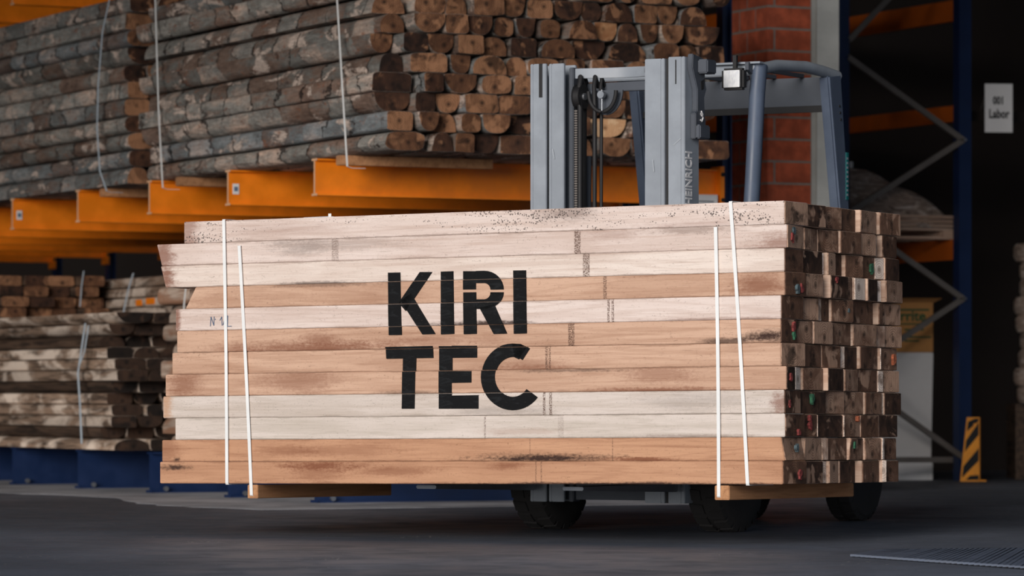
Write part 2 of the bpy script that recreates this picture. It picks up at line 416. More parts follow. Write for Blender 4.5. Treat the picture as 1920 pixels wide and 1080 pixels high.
# brick pillar, every brick a part
PB = Vector((1.77+.03, 28.55, 0))                      # its front left corner
pil = empty('brick_pillar', PB, RANG); tag(pil, kind='structure')
fw, fd, ch = .39, .60, .156
MB().box(.005, fw-.005, .005, fd-.005, 0, 4.6).build('mortar_core', M['mortar'], pil)
bricks = {}
def brick(x0, x1, y0, y1, z):
    key = (round(x1-x0, 3), round(y1-y0, 3))
    if key in bricks:
        o = bricks[key].copy(); C.objects.link(o); o.parent = pil
    else:
        o = MB().box(0, x1-x0, 0, y1-y0, 0, ch-.016).build('brick', M['brick'], pil, bevel=.004); bricks[key] = o
    o.location = (x0, y0, z); return o
for i in range(29):
    z = i*ch + .004; g = .008
    if i % 2:
        brick(0, fw, 0, .17, z); brick(0, .17, .17+g*2, .40, z); brick(0, .17, .40+g*2, fd, z); brick(.17+g*2, fw, .17+g*2, .40, z); brick(.17+g*2, fw, .40+g*2, fd, z)
    else:
        brick(0, .05, 0, .29, z); brick(.05+g*2, fw, 0, .17, z); brick(0, .17, .29+g*2, fd, z); brick(.17+g*2, fw, .17+g*2, .40, z); brick(.17+g*2, fw, .40+g*2, fd, z)
col = empty('steel_column', (2.212, 28.3, 0), R(8)); tag(col, kind='structure')
MB().box(-.088, .07, -.01, .01, 0, 5.58).box(-.088, .07, .17, .19, 0, 5.58).box(-.012, .008, .01, .17, 0, 5.58).build('column_profile', M['column_grey'], col)

# ------------------------------------------------------------------ cantilever rack frames
def ibeam(L, h, w, y0=0.0, z0=0.0, web=.010, fl=.012):
    m = MB(); m.box(0, L, y0-web/2, y0+web/2, z0+fl, z0+h-fl); m.box(0, L, y0-w/2, y0+w/2, z0, z0+fl); m.box(0, L, y0-w/2, y0+w/2, z0+h-fl, z0+h)
    return m
ARM_TOP, ARM_H, BASE_H, ARM_L = 2.192, .235, .285, 2.94
FR = ['nearest, beside the forklift', 'second from the forklift', 'third from the forklift', 'fourth from the forklift', 'fifth from the forklift, at the picture edge']
for i in range(10):
    t = 1.47*i
    fr = empty('cantilever_rack_frame', rk(0, t), RANG)
    lab = 'blue column with orange arms and blue base, ' + (FR[i] if i < 5 else ORD[i+1] + ' along the row, deep in shade')
    tag(fr, lab, 'rack', 'frames of the cantilever rack')
    ibeam(ARM_L-.002, BASE_H, .10, 0, .001).box(-.004, 0, -.06, .06, .0, .02).build('base_beam', M['blue'], fr)
    for z0, L in ((ARM_TOP-ARM_H, ARM_L), (3.68, ARM_L)):
        a = ibeam(L, ARM_H, .075, 0, z0).build('arm', M['orange'], fr)
        h = ARM_H
        MB().box(-.004, .0, -.007, .007, z0+.012, z0+h-.012).box(-.004, 0, -.040, .040, z0-.001, z0+.013).box(-.004, 0, -.040, .040, z0+h-.013, z0+h+.001).build('worn_end', M['orange_edge'], a, label='pale worn front edge of the arm')
        MB().box(L-.03, L-.001, -.07, .07, z0-.06, z0+h+.02).build('end_plate', M['orange'], a)
        for dz in (.03, .2):
            MB().lathe([(-.012, .014), (0, .014)], 'y', 8, (L-.015, -.07, z0+dz)).build('bolt', M['black'], a)
    if i in (1, 4):
        st = MB().box(.03, .075, -.010, -.0055, ARM_TOP-.16, ARM_TOP-.09).build('sticker', M['paper'], fr, label='small grey label on the arm')
        MB().box(.04, .065, -.0125, -.0105, ARM_TOP-.14, ARM_TOP-.11).build('printed_square', M['ink_blue'], st)
    c = MB(); x0 = ARM_L; c.box(x0, x0+.012, -.042, .042, 0, 5.55).box(x0+.06, x0+.072, -.042, .042, 0, 5.55).box(x0+.012, x0+.06, -.006, .006, 0, 5.55)
    c.build('column', M['blue'], fr)
    for k, zz in enumerate((.06,)):
        MB().lathe([(-.02, .018), (0, .018)], 'y', 8, (.1, -.05, zz-.03)).build('bolt', M['steel'], fr)
# notice sheet fixed beside the near column
ns = empty('notice_sheet', rk(2.68, -.07, 1.62), RANG)
tag(ns, 'white safety notice sheet hanging beside the blue column behind the forklift mast', 'notice')
MB().box(0, .20, -.012, -.006, 0, .40).build('sheet', M['paper'], ns)
for k in range(6): MB().box(.05, .17 - .02*(k % 3), -.0145, -.0125, .35-.035*k, .36-.035*k).build('printed_line', M['ink_grey'], ns)
MB().prism([(.025, .10), (.065, .10), (.045, .135)], 'y', -.0145, -.0125).build('warning_triangle', M['ink_yellow'], ns)
MB().lathe([(-.0145, .02), (-.0125, .02)], 'y', 16, (.045, 0, .06)).build('blue_disc', M['ink_blue'], ns)

# ------------------------------------------------------------------ logs and planks
def profile(w, h, kind, rng, n=18):
    nt, nb = [(7, 7), (0, 0), (0, 0), (3.0, 3.4), (5, 12)][kind]
    pts = []
    if kind in (1, 2):                          # half-round: one sawn side, one waney side
        e = rng.uniform(.62, .95); sg = 1 if kind == 1 else -1
        lo = []
        for i in range(n-3):
            a = math.pi*i/(n-4); c, s = math.cos(a), math.sin(a)
            lo.append((w/2*math.copysign(abs(c)**.8, c)*(1+rng.uniform(-.02, .02)), sg*(-h/2 + h*max(.0, s)**e*.999 + (.003 if i in (0, n-4) else 0))))
        lo += [(-w/4, -sg*h/2), (0, -sg*h/2), (w/4, -sg*h/2)]
        return lo
    for i in range(n):
        a = 2*math.pi*(i+.5)/n; c, s = math.cos(a), math.sin(a); e = nt if s > 0 else nb
        x = w/2*math.copysign(abs(c)**(2/e), c); z = h/2*math.copysign(abs(s)**(2/e), s)
        pts.append((x*(1+rng.uniform(-.03, .03)), max(-h/2, min(h/2, z*(1+rng.uniform(-.03, .03))))))
    return pts
def make_log(name, s0, w, h, z, t0, t1, kind, seed, label, cat, group, side, endm, nseg=14, wob=.07, z_jit=0.0, skew=0.0):
    rng = random.Random(seed)
    p = profile(w, h*.985, kind, rng); n = len(p)
    L = t1 - t0; rings = []
    ph = [rng.uniform(0, 6.28) for _ in range(4)]
    for k in range(nseg+1):
        y = L*k/nseg; g = 1 + wob*(math.sin(ph[0]+y*3.1)+.6*math.sin(ph[1]+y*8.3)) * (.5)
        ox = .006*math.sin(ph[2]+y*2.1)
        ring = []
        for i, (x, q) in enumerate(p):
            gg = g + wob*.5*math.sin(ph[3] + i*1.3 + y*6)
            yy = y + (skew*x if k == 0 else 0)
            ring.append((x*min(gg, 1.02)+ox, yy, q))
        rings.append(ring)
    loc = rk(s0 + w/2, t0, z + h/2)
    o = MB().loft(rings).build(name, side, smooth=50, loc=tuple(loc), rot=(0, 0, RANG))
    tag(o, label, cat, group)
    e = MB(); r0 = [(x*.985, y-.0005, q*.985) for x, y, q in rings[0]]; r1 = [(x*.97, y-.004, q*.97) for x, y, q in rings[0]]
    e.loft([r0, r1]).build('cut_end', endm, o)
    return o
LOOK = ['squarish', 'round-topped', 'round-bottomed', 'rounded', 'flat']
rng = random.Random(11)
PITCH = .122
# stack A: tall stack over the orange arms, next to the forklift
for r in range(10):
    s = rng.choice([-.03, 0, .02, .04]); j = 0
    while s < 2.30:
        w = rng.choice([.14, .15, .17, .19, .21, .24, .28]) ; kind = rng.choice([0, 0, 1, 1, 2, 2, 2, 4, 3])
        if s + w > 2.46: w = 2.44 - s
        if w < .10: break
        j += 1
        t0 = -1.0 + rng.uniform(-.05, .06) - (.05 if r < 2 and j < 3 else 0) + .015*r*(j == 1)
        pale = (r, j) in ((6, 9), (1, 8))
        nm = 'log'
        lab = '%s %s log, %s from the bark side in %s row up of right high stack' % ('pale-ended' if pale else 'brown-ended', LOOK[kind], ORD[j], ORD[r+1])
        make_log(nm, s, w, PITCH, ARM_TOP + r*PITCH, t0, 3.07 + rng.uniform(-.06, .06), kind, r*50+j, lab, 'log', 'logs of the right high stack', M['bark'],
                 M['log_end_pale'] if pale else M['log_end'], nseg=26 if j == 1 else 6, skew=rng.uniform(-.15, .15))
        s += w + rng.choice([.002, .003, .006, .012, .03 if kind else .004])
# stack B: further left on the same arms
for r in range(11):
    s = rng.uniform(-.03, .03)
    for j in range(1, 6):
        w = rng.choice([.16, .19, .22, .26]); kind = rng.choice([0, 1, 2, 3])
        make_log('log', s, w, PITCH, ARM_TOP + r*PITCH, 3.38 + rng.uniform(-.07, .12), 7.6 + rng.uniform(-.1, .1), kind, 900+r*50+j,
                 'grey %s log, %s from the outside in %s row up of left high stack' % (LOOK[kind], ORD[j], ORD[r+1]), 'log', 'logs of the left high stack',
                 M['bark'], M['log_end'], nseg=26 if j == 1 else 5)
        s += w + .005
# stack F: rough timbers behind the strapped bundle, on the base beams
for r in range(9):
    s = rng.uniform(-.03, .03)
    for j in range(1, 4):
        w = rng.choice([.16, .2, .24]); kind = rng.choice([0, 1, 3])
        make_log('log', s, w, .128, BASE_H+.003 + r*.128, -.9+rng.uniform(-.05, .05), 2.62 + rng.uniform(-.22, .16), kind, 1700+r*50+j,
                 'pale rough log mostly hidden behind bundle, %s row up, %s from outside' % (ORD[r+1], ORD[j]), 'log', 'logs on the base beams behind the bundle',
                 M['plank_pale'], M['log_end'], nseg=14 if j == 1 else 5)
        s += w + .005
# stack C: thin planks low at the left
for r in range(12):
    s = rng.uniform(-.02, .03)
    near = 3.74 + rng.uniform(-.20, .20)
    for j in range(1, 6):
        w = rng.choice([.2, .24, .28])
        make_log('plank', s, w, .083, BASE_H+.003 + r*.083, near + rng.uniform(-.03, .03), 8.2 + rng.uniform(-.1, .1), rng.choice([1, 2, 4, 0]), 2700+r*50+j,
                 'weathered patchy plank, %s row up in low left stack, %s from outside' % (ORD[r+1], ORD[j]), 'plank', 'planks of the low left stack',
                 M['plank'] if (r*3+j) % 4 else M['plank_dark'], M['plank_end_shaded'], nseg=14 if j == 1 else 4, wob=.03)
        s += w + .006
ZC = BASE_H + .003 + 12*.083
# D: dark stack on top of C, its ends facing us
for r in range(4):
    s = -.02
    for j in range(1, 5):
        w = rng.choice([.19, .21, .22])
        make_log('plank', s, w, .083, ZC + r*.083, 6.15 + rng.uniform(-.1, .1), 8.6, 0, 3700+r*50+j,
                 'dark brown plank lying atop low left stack, %s layer, %s from outside' % (ORD[r+1], ORD[j]), 'plank', 'dark planks atop the low left stack',
                 M['plank_dark'], M['log_end'], nseg=4, wob=.03)
        s += w + .006
for r in range(4):
    s = .90
    for j in range(1, 3):
        w = rng.choice([.2, .24])
        o = make_log('plank', s, w, .076, ZC + r*.078, 4.75 + rng.uniform(-.1, .1), 7.4, 0, 4700+r*50+j,
                 'pale plank set back atop low left stack, %s layer, %s from outside' % (ORD[r+1], ORD[j]), 'plank', 'pale planks atop the low left stack',
                 M['plank'], M['plank_end_shaded'], nseg=8, wob=.03)
        if r == 1 and j == 1:
            mk = MB(); mk.box(-w/2-.006, -w/2+.002, .45, .62, -.02, .028).box(-w/2-.006, -w/2+.002, .72, .84, -.026, .02)
            mk.build('paint_mark', M['orange'], o, label='orange spray marks on the plank edge')
        s += w + .006

def bearer_rack(s0, s1, t, z1, label):
    o = MB().box(0, s1-s0, -.04, .04, -.062, -.001).build('bearer', M['bearer'], bevel=.004, loc=tuple(rk(s0, t, z1)), rot=(0, 0, RANG))
    return tag(o, label, 'timber', 'bearers under the high stacks')
bearer_rack(-.01, 1.05, -.40, ARM_TOP, 'squared timber bearer strapped under near end of the right high stack')
bearer_rack(.0, 1.3, 2.40, ARM_TOP, 'squared timber bearer under far end of the right high stack')
bearer_rack(.05, 1.3, 4.05, ARM_TOP, 'short timber bearer under near end of the left high stack')

def strap_poly(pts, w, name, mat, label, group, up, loc=(0,0,0), rot=(0,0,0), cat='strap'):
    """flat band through pts, width w along 'up'"""
    m = MB(); u = Vector(up).normalized()
    P = [Vector(p) for p in pts]; rings = []
    for i, p in enumerate(P):
        d = (P[min(i+1, len(P)-1)] - P[max(i-1, 0)]).normalized(); nn = d.cross(u).normalized()*.0012
        rings.append([tuple(p+u*w/2+nn), tuple(p-u*w/2+nn), tuple(p-u*w/2-nn), tuple(p+u*w/2-nn)])
    o = m.loft(rings).build(name, mat, loc=loc, rot=rot); return tag(o, label, cat, group)
# straps around the rack stacks, given in rack coordinates (s, t, z)
def rstrap(pts, label, mat='strap_blue', w=.022):
    q = [tuple(RW*s + RD*t + Vector((0, 0, z))) for s, t, z in pts]
    return strap_poly(q, w, 'strap', M[mat], label, 'straps on the stacked timber', tuple(RD), loc=tuple(RO))
def st(px, s=-.07): k = (px-960)/F; return (k*(RO.y+RW.y*s) - (RO.x+RW.x*s)) / (RD.x - k*RD.y)
def zt(py, t, s=-.07): Y = RO.y + RD.y*t + RW.y*s; return EYE + (HY-py)*Y/F
def rs(pl, label, s=-.07, tail=None, **k):
    pts = [(s, st(px, s), zt(py, st(px, s), s)) for px, py in pl]
    if tail: l = pts[-1]; pts.append((l[0]+.03, l[1], l[2]-.01)); pts.append((l[0]+tail, l[1], l[2]-.01))
    f = pts[0]; 
    return rstrap(pts, label, **k)
rs([(627,-60), (632,0), (641,150), (651,312)], 'white strap down bark side of right high stack, near the forklift', tail=.12, mat='strap')
rs([(290,-60), (291,0), (297,200), (305,352)], 'white strap down far left end of right high stack', tail=.12, mat='strap')
rs([(212,-40), (205,0), (192,60), (184,160), (182,240), (187,320), (200,358)], 'bluish strap hanging slack down left high stack', tail=.12)
rs([(160,606), (152,660), (146,700), (150,760), (153,832)], 'pale strap around low left plank stack', w=.03)
rs([(166,610), (158,660), (147,690)], 'loose second strap end crossing on low left plank stack', w=.022, s=-.074)
dp_ = []
for px, py in ((157,508), (153,535), (150,575)):
    k = (px-960)/F; t_ = 6.045; s_ = (k*(RO.y+RD.y*t_) - RO.x-RD.x*t_)/(RW.x-k*RW.y); dp_.append((s_, t_, EYE+(HY-py)*(RO.y+RD.y*t_+RW.y*s_)/F))
o = rstrap(dp_, 'short pale strap on dark planks atop low left stack', w=.02)
rs([(250,512), (240,545), (231,588)], 'pale strap across pale planks set back atop low left stack', s=.86, w=.03)
rs([(349,535), (346,560), (343,600)], 'white strap on rough logs just behind bundle edge', mat='strap', s=-.07)

# ------------------------------------------------------------------ the strapped bundle of boards
ZB = EYE - (908-HY)*P0.y/F                     # underside of the bundle at the near corner
TILT_X = -math.atan(.013/1.27); TILT_Y = -math.atan(.031/3.34)
BROT = (Matrix.Rotation(-A, 3, 'Z') @ Matrix.Rotation(TILT_Y, 3, 'Y') @ Matrix.Rotation(TILT_X, 3, 'X'))
BM = Matrix.Translation(P0 + Vector((0, 0, ZB))) @ BROT.to_4x4()
BINV = BM.inverted()
RH = (908-375)*P0.y/F/12
def bloc(x, y, z): return tuple(BM @ Vector((x, y, z)))
BE = BROT.to_euler()
def front_px(px, py):
    """bundle coordinates (x, z) of a point of the front face seen at a pixel"""
    o = BINV @ Vector((0, 0, EYE)); d = (BINV.to_3x3()) @ Vector(((px-960)/F, 1, (HY-py)/F))
    k = -o.y/d.y; p = o + d*k; return p.x, p.z
WHITE, WARM = srgb(226,210,202), srgb(176,146,130)
TAN, BRN = srgb(208,172,148), srgb(146,102,76)
ORG, OBR = srgb(198,152,120), srgb(140,92,66)
DK, RB = srgb(58,36,28), srgb(122,70,46)
def fx(px): return front_px(px, 640)[0]
# row (from the top): left px, right px, base, dark, stains (px centre, height 0..1, px half width, half height 0..1, amount, colour), stripes (px, px width, amount), speckle
ROWS = [
 (345,1473, WHITE, WARM, [(352,.5,22,.9,.6,RB),(520,.5,120,.3,.2,RB),(1060,.75,70,.4,.55,srgb(100,80,72)),(1300,.1,120,.15,.3,RB)], [], 1.0),
 (298,1472, WHITE, WARM, [(304,.5,22,1.2,.75,RB),(560,.7,70,.45,.28,srgb(90,80,76)),(640,.75,160,.3,.25,srgb(90,80,76)),(1460,.2,60,.45,.6,RB),(1290,.9,100,.2,.5,srgb(110,84,70)),(1150,.8,60,.3,.3,RB)], [(1083,13,.9),(628,14,.5)], .35),
 (305,1470, srgb(230,216,206), WARM, [(310,.3,22,.8,.85,RB),(590,.02,80,.1,.6,DK)], [(1099,14,.85)], None),
 (357,1475, TAN, BRN, [(1420,.45,60,.55,.65,RB),(700,.4,160,.5,.3,BRN),(420,.3,80,.4,.4,BRN),(600,.95,130,.12,.5,DK)], [(1134,7,.8)], None),
 (330,1468, WHITE, WARM, [(333,.5,7,1.2,.8,RB),(900,.03,115,.14,.95,DK),(1360,.04,160,.08,.4,RB)], [(1141,5,.9),(1149,5,.9)], .25),
 (332,1466, TAN, BRN, [(600,.10,170,.35,.75,RB),(600,.45,45,.4,.5,RB),(800,.25,170,.25,.4,RB),(430,.15,60,.3,.4,RB),(1440,.30,62,.22,1.0,DK),(1360,.10,60,.14,.8,DK)], [(1071,13,.9)], None),
 (322,1467, TAN, BRN, [(980,.05,90,.16,.5,RB),(1000,.2,80,.3,.35,RB)], [(1024,5,.85),(1030,4,.85)], None),
 (310,1471, TAN, BRN, [(345,.6,40,.7,.65,RB),(560,.6,90,.6,.5,RB),(1240,.75,80,.45,.5,RB),(1220,.04,160,.12,.8,RB),(1080,.93,110,.08,.6,DK),(770,.05,60,.1,.5,DK)], [], None),
 (305,1466, srgb(214,202,194), srgb(166,150,134), [(311,.5,12,1.3,.8,srgb(186,142,108)),(1462,.3,22,.6,.7,RB),(940,.2,120,.2,.3,srgb(90,80,76)),(1300,.55,120,.4,.25,srgb(90,80,76))], [(1020,5,.9),(1032,6,.9)], .35),
 (327,1470, srgb(216,204,196), srgb(168,156,140), [(1300,.06,130,.08,.5,srgb(110,84,70)),(980,.3,90,.15,.3,BRN)], [(908,4,.6),(1050,12,.25)], .2),
 (303,1470, ORG, OBR, [(312,.5,30,1.0,.45,RB),(540,.45,60,.3,.4,RB),(1010,.12,150,.20,1.0,DK),(1200,.06,80,.10,.85,RB),(660,.5,120,.3,.35,RB),(330,.1,8,.1,.9,DK)], [(992,2,.6),(1147,2,.7)], None),
 (300,1470, ORG, OBR, [(330,.72,34,.14,.95,DK),(600,.8,100,.22,.85,RB),(590,.5,60,.4,.5,RB),(950,.8,40,.2,.6,RB),(1150,.0,330,.09,.95,DK),(740,.55,90,.25,.55,RB)], [(1004,3,.6),(1014,3,.6)], None),
]
PALE_EDGE = {1:[], 2:[(718,748)], 3:[(325,352),(710,752)], 4:[(308,350),(540,620),(720,755)], 5:[(285,320)], 6:[(705,768)], 7:[(450,488),(728,745)],
             8:[(130,190),(735,765)], 9:[(740,757)], 10:[(270,302),(465,478)], 11:[(308,340),(715,735)], 12:[(330,358),(735,748)]}
CUTS = [[48,205,320,450,580,728,862],[50,195,325,440,590,690,718,748,865],[45,185,325,352,418,500,600,710,752,883],[58,185,308,350,500,540,620,720,755,905],
        [35,170,285,320,385,515,715,765,880],[30,130,250,380,540,705,768,878],[28,175,325,450,488,570,728,745,885],[45,130,190,330,475,600,735,765,872],
        [25,170,330,475,610,740,757,872],[38,185,270,302,465,478,610,730,850],[20,172,308,340,490,610,715,735,858],[35,182,330,358,450,580,735,748,875]]
CNAME = ['', 'front', 'second', 'third', 'fourth', 'fifth', 'sixth', 'seventh', 'eighth', 'ninth', 'tenth']
FCOL = ['speckled pinkish-white', 'pinkish-white', 'clean whitish', 'tan', 'whitish pencil-marked', 'tan brown-stained', 'light tan', 'tan mottled', 'greyish-white', 'plain greyish-white', 'orange-tan', 'orange-tan dark-smudged']
rng = random.Random(5)
fronts = []
for i, (lx, rx, base, dark, stains, stripes, spk) in enumerate(ROWS):
    r = i + 1; z0 = (12-r)*RH; cuts = CUTS[i]
    vs = [v_at(1460 + c/3.858) for c in cuts]; vs0 = vs[0]; 
    wv = [0.0] + [max(.02, v - v_at(1460 + cuts[0]/3.858)) for v in vs[1:]]
    sc = 1.0
    pales = [(round(a), round(b)) for a, b in PALE_EDGE[r]]
    xr = fx(rx)
    for j in range(len(cuts)-1):
        y0, y1 = wv[j]*sc, wv[j+1]*sc
        pale = (cuts[j], cuts[j+1]) in pales
        xl = fx(lx) if j == 0 else fx(rng.uniform(300, 345))
        xo = (0 if j == 0 else rng.uniform(-.022, .010)); x1 = xr + xo
        off = rng.uniform(-.003, .003) if j == 0 else 0
        g = .0015; tw = rng.uniform(-.012, .012); skl = 0; skr = 0
        if r in (2, 3) and j == 0: skl = .014
        if r == 4 and j == 0: skl = -.03
        if r == 11 and j == 0: skr = .022
        h = RH - .0012 - (rng.uniform(0, .004) if j else 0)
        m = MB(); N = 8 if j == 0 else 1; rings = []
        for k in range(N+1):
            f = k/N; x = xl + (x1-xl)*f
            bow = .002*math.sin(f*math.pi*2+i) if j == 0 else 0
            sl_ = (skl if k == 0 else 0); sr_ = (skr if k == N else 0)
            tt = tw if k == N else 0
            rings.append([(x+sl_-tt-sr_*0, y0+g+off+bow, 0.0), (x+sl_+tt, y1-g, 0.0), (x-sl_+tt-sr_, y1-g, h), (x-sl_-tt-sr_, y0+g+off+bow, h)])
            if r == 11 and k == N: rings[-1][0] = (x, y0+g+off, 0.0)
        m.loft(rings)
        if j == 0:
            ss = [(fx(a), b*RH, abs(fx(a+c_)-fx(a)), d*RH*1.15, e, f_) for a, b, c_, d, e, f_ in stains]
            sp = [(fx(a), abs(fx(a+b)-fx(a)), c_) for a, b, c_ in stripes]
            mat = m_face('board_face_row_%s' % ORD[r], base, dark, r, ss, sp, spk)
            lab = '%s long front board, %s row from the top of strapped bundle' % (FCOL[i], ORD[r])
        else:
            mat = M['board']
            lab = '%s board end, %s back from front edge, %s row down strapped bundle' % ('narrow pale' if pale else 'dark brown', CNAME[j+1], ORD[r])
        # object origin on the board's lower front line at the bundle corner, so x, z stay bundle coordinates
        yc = 0 if j == 0 else (y0+y1)/2
        m.v = [(a, b-yc, c_) for a, b, c_ in m.v]
        o = m.build('board', mat, bevel=.0022 if j else .003, loc=bloc(0, yc, z0), rot=BE)
        tag(o, lab, 'board', 'boards of the strapped bundle')
        last = [(a, b-yc, c_) for a, b, c_ in rings[-1]]
        cy = sum(p[1] for p in last)/4; cz = sum(p[2] for p in last)/4
        e = MB(); n8 = []
        ra = [(p[0]-.0005, cy+(p[1]-cy)*.975, cz+(p[2]-cz)*.975) for p in last]; rb = [(p[0]+.004, cy+(p[1]-cy)*.95, cz+(p[2]-cz)*.955) for p in last]
        sh = (last[0][0]+last[2][0])/2
        e.v = []; 
        e.loft([ra, rb]); e.v = [(a, b-cy, c_-cz) for a, b, c_ in e.v]
        ce = e.build('cut_end', M['board_end_pale'] if pale else M['board_end'], o, loc=(0, cy, cz))
        if j == 0: fronts.append((o, z0, off))
        o['_x1'] = x1
        if 'ends' not in globals(): ends = {}
        ends[(r, j)] = (o, x1, y0-yc, y1-yc)

# spray marks on the cut ends: (row, crop x, crop y within the row 0..1, radius m, colour)
marks = [(2,88,.45,.022,'red_mark'),(2,100,.75,.018,'blue_mark'),(3,685,.45,.024,'green_mark'),(4,160,.3,.022,'red_mark'),(4,125,.25,.02,'blue_mark'),(4,392,.85,.018,'red_mark'),
         (6,100,.7,.02,'red_mark'),(6,102,.35,.02,'green_mark'),(7,862,.5,.026,'orange_mark'),(9,40,.4,.016,'red_mark'),(9,235,.65,.022,'green_mark'),(10,128,.2,.018,'red_mark'),
         (10,228,.5,.022,'red_mark'),(10,225,.82,.016,'red_mark'),(11,505,.65,.016,'green_mark'),(11,97,.55,.016,'blue_mark'),(12,130,.4,.024,'red_mark'),(8,72,.5,.018,'red_mark'),(10,592,.8,.016,'orange_mark'),(5,495,.5,.010,'blue_mark')]
rng = random.Random(3)
for r, cx, fz, rad, mt in marks:
    j = max(k for k in range(len(CUTS[r-1])-1) if CUTS[r-1][k] <= cx)
    o, x1, ya, yb = ends[(r, j)]; f = (cx-CUTS[r-1][j])/(CUTS[r-1][j+1]-CUTS[r-1][j])
    cy = ya+(yb-ya)*max(.25, min(.75, f)); cz = RH*fz; pts = []
    for k in range(12):
        q = rad*rng.uniform(.5, 1.1); a = 6.283*k/12; pts.append((max(ya+.006, min(yb-.006, cy+q*.8*math.cos(a))), max(.008, min(RH-.008, cz+q*1.2*math.sin(a)))))
    MB().prism(pts, 'x', x1+.0005, x1+.016).build('paint_mark', M[mt], o, label='%s crayon mark on the cut end' % mt.split('_')[0])

# stencilled lettering, cut row by row onto the boards
def cr(pts, oy): return [(700+x/2.4615, oy+y/2.4615) for x, y in pts]
L = []
L += [cr([(68,323),(125,322),(132,610),(73,611)],380), cr([(215,320),(273,320),(152,500),(118,462)],380), cr([(128,452),(174,418),(287,606),(228,608)],380)]
L += [cr([(312,318),(370,316),(374,605),(314,608)],380)]
L += [cr([(415,316),(474,316),(474,400),(415,401)],380), cr([(416,414),(475,413),(478,605),(419,607)],380)]
def arc(cx, cy, rox, roy, rix, riy, a0, a1, n, oy):
    out = []
    for k in range(n):
        a, b = R(a0+(a1-a0)*k/n), R(a0+(a1-a0)*(k+1)/n)
        out.append(cr([(cx+rox*math.cos(a), cy-roy*math.sin(a)), (cx+rox*math.cos(b), cy-roy*math.sin(b)), (cx+rix*math.cos(b), cy-riy*math.sin(b)), (cx+rix*math.cos(a), cy-riy*math.sin(a))], oy))
    return out
L += [cr([(474,315),(512,314),(512,371),(474,371)],380), cr([(474,446),(512,446),(512,490),(474,490)],380)]
L += arc(512, 402, 90, 88, 30, 31, 1, 90, 8, 380) + [cr([(602,413),(542,413),(541,420),(601,420)],380)] + arc(512, 414, 90, 76, 30, 32, -4, -90, 8, 380)
L += [cr([(492,485),(560,470),(618,604),(557,606)],380)]
L += [cr([(646,313),(705,312),(709,603),(650,605)],380)]
L += [cr([(57,26),(274,21),(276,76),(60,80)],640), cr([(137,78),(197,78),(192,311),(133,311)],640)]
L += [cr([(304,22),(364,22),(364,311),(304,311)],640), cr([(364,20),(478,20),(478,75),(364,76)],640), cr([(364,137),(455,137),(455,190),(364,192)],640), cr([(364,250),(487,248),(487,311),(364,311)],640)]
L += arc(645, 164, 146, 154, 82, 92, 58, 90, 5, 640) + arc(645, 164, 146, 154, 82, 92, 90, 270, 20, 640) + arc(645, 164, 146, 154, 82, 92, 270, 322, 7, 640)
L += [cr([(643,10),(680,12),(708,28),(672,83),(650,73)],640)]
def clip(poly, z, keep_above):
    out = []
    for i in range(len(poly)):
        a, b = poly[i], poly[(i+1) % len(poly)]; ia, ib = (a[1] >= z) == keep_above, (b[1] >= z) == keep_above
        if ia: out.append(a)
        if ia != ib:
            f = (z-a[1])/(b[1]-a[1]); out.append((a[0]+(b[0]-a[0])*f, z))
    return out
polys = [[front_px(*p) for p in q] for q in L]
for o, z0, off in fronts:
    cs = [c for c in (clip(clip(q, z0+.0012, True), z0+RH-.0022, False) for q in polys) if len(c) >= 3]
    bb = [(min(p[0] for p in c)-.001, max(p[0] for p in c)+.001, min(p[1] for p in c)-.001, max(p[1] for p in c)+.001) for c in cs]
    grp = list(range(len(cs)))
    for i in range(len(cs)):
        for j in range(i):
            if bb[i][0] < bb[j][1] and bb[j][0] < bb[i][1] and bb[i][2] < bb[j][3] and bb[j][2] < bb[i][3]:
                gi, gj = grp[i], grp[j]; grp = [gj if g_ == gi else g_ for g_ in grp]
    for g_ in sorted(set(grp)):
        m = MB()
        for c, h_ in zip(cs, grp):
            if h_ == g_: m.prism([(a, b-z0) for a, b in c], 'y', off+.0045, off-.0042)
        m.build('stencil_lettering', M['stencil'], o, label='piece of the black stencilled lettering')
# pencil note
o, z0, off = fronts[4]; m = MB()
def stroke(pts, w=.0028):
    q = [front_px(280+x/3.375, 380+y/3.375) for x, y in pts]
    for (a, b), (c, d) in zip(q, q[1:]): m.beam((a, off-.0035, b-z0), (c, off-.0035, d-z0), w, .002, up=(0, 1, 0))
for s_ in ([(390,782),(394,722),(412,778),(414,720)], [(420,735),(422,742)], [(450,745),(462,722),(464,778)], [(484,722),(470,775)], [(486,735),(500,715),(498,782)], [(476,784),(524,781)]): stroke(s_)
m.build('pencil_note', M['ink_blue'], o, label='faint blue pencil note near the left end')

# straps round the bundle
def bstrap(top, bot, label, over=True, under=.0, w=7):
    (xa, za), (xb, zb) = front_px(*top), front_px(*bot)
    yb = -.0075; pts = []
    if over:
        zt_ = 12*RH+.004; pts += [(xa, .62, zt_), (xa, .02, zt_), (xa, yb+.002, zt_-.001)]
    else: pts += [(xa, .03, za), (xa, yb+.003, za)]
    N = 8
    for k in range(N+1):
        f = k/N; pts.append((xa+(xb-xa)*f + .004*math.sin(f*3.14), yb, za+(zb-za)*f if not (over and k == 0) else 12*RH-.004))
    z_ = -.0045 if not under else zb-.003
    pts += [(xb, yb+.003, z_), (xb, .25, z_)]
    wd = w*P0.y/F
    return strap_poly(pts, wd, 'strap', M['strap'], label, 'white straps round the bundle', (1, 0, 0), loc=tuple(BM.translation), rot=BE)
bstrap((421,418), (427,905), 'white strap round bundle, leftmost of the four')
bstrap((450,461), (473,928), 'white strap second from left, ending on the left bearer', over=False, under=1)
bstrap((1343,426), (1349,931), 'white strap left of the right-hand pair, ending on the right bearer', over=False, under=1)
bstrap((1371,379), (1403,907), 'white strap round bundle, rightmost, leaning')
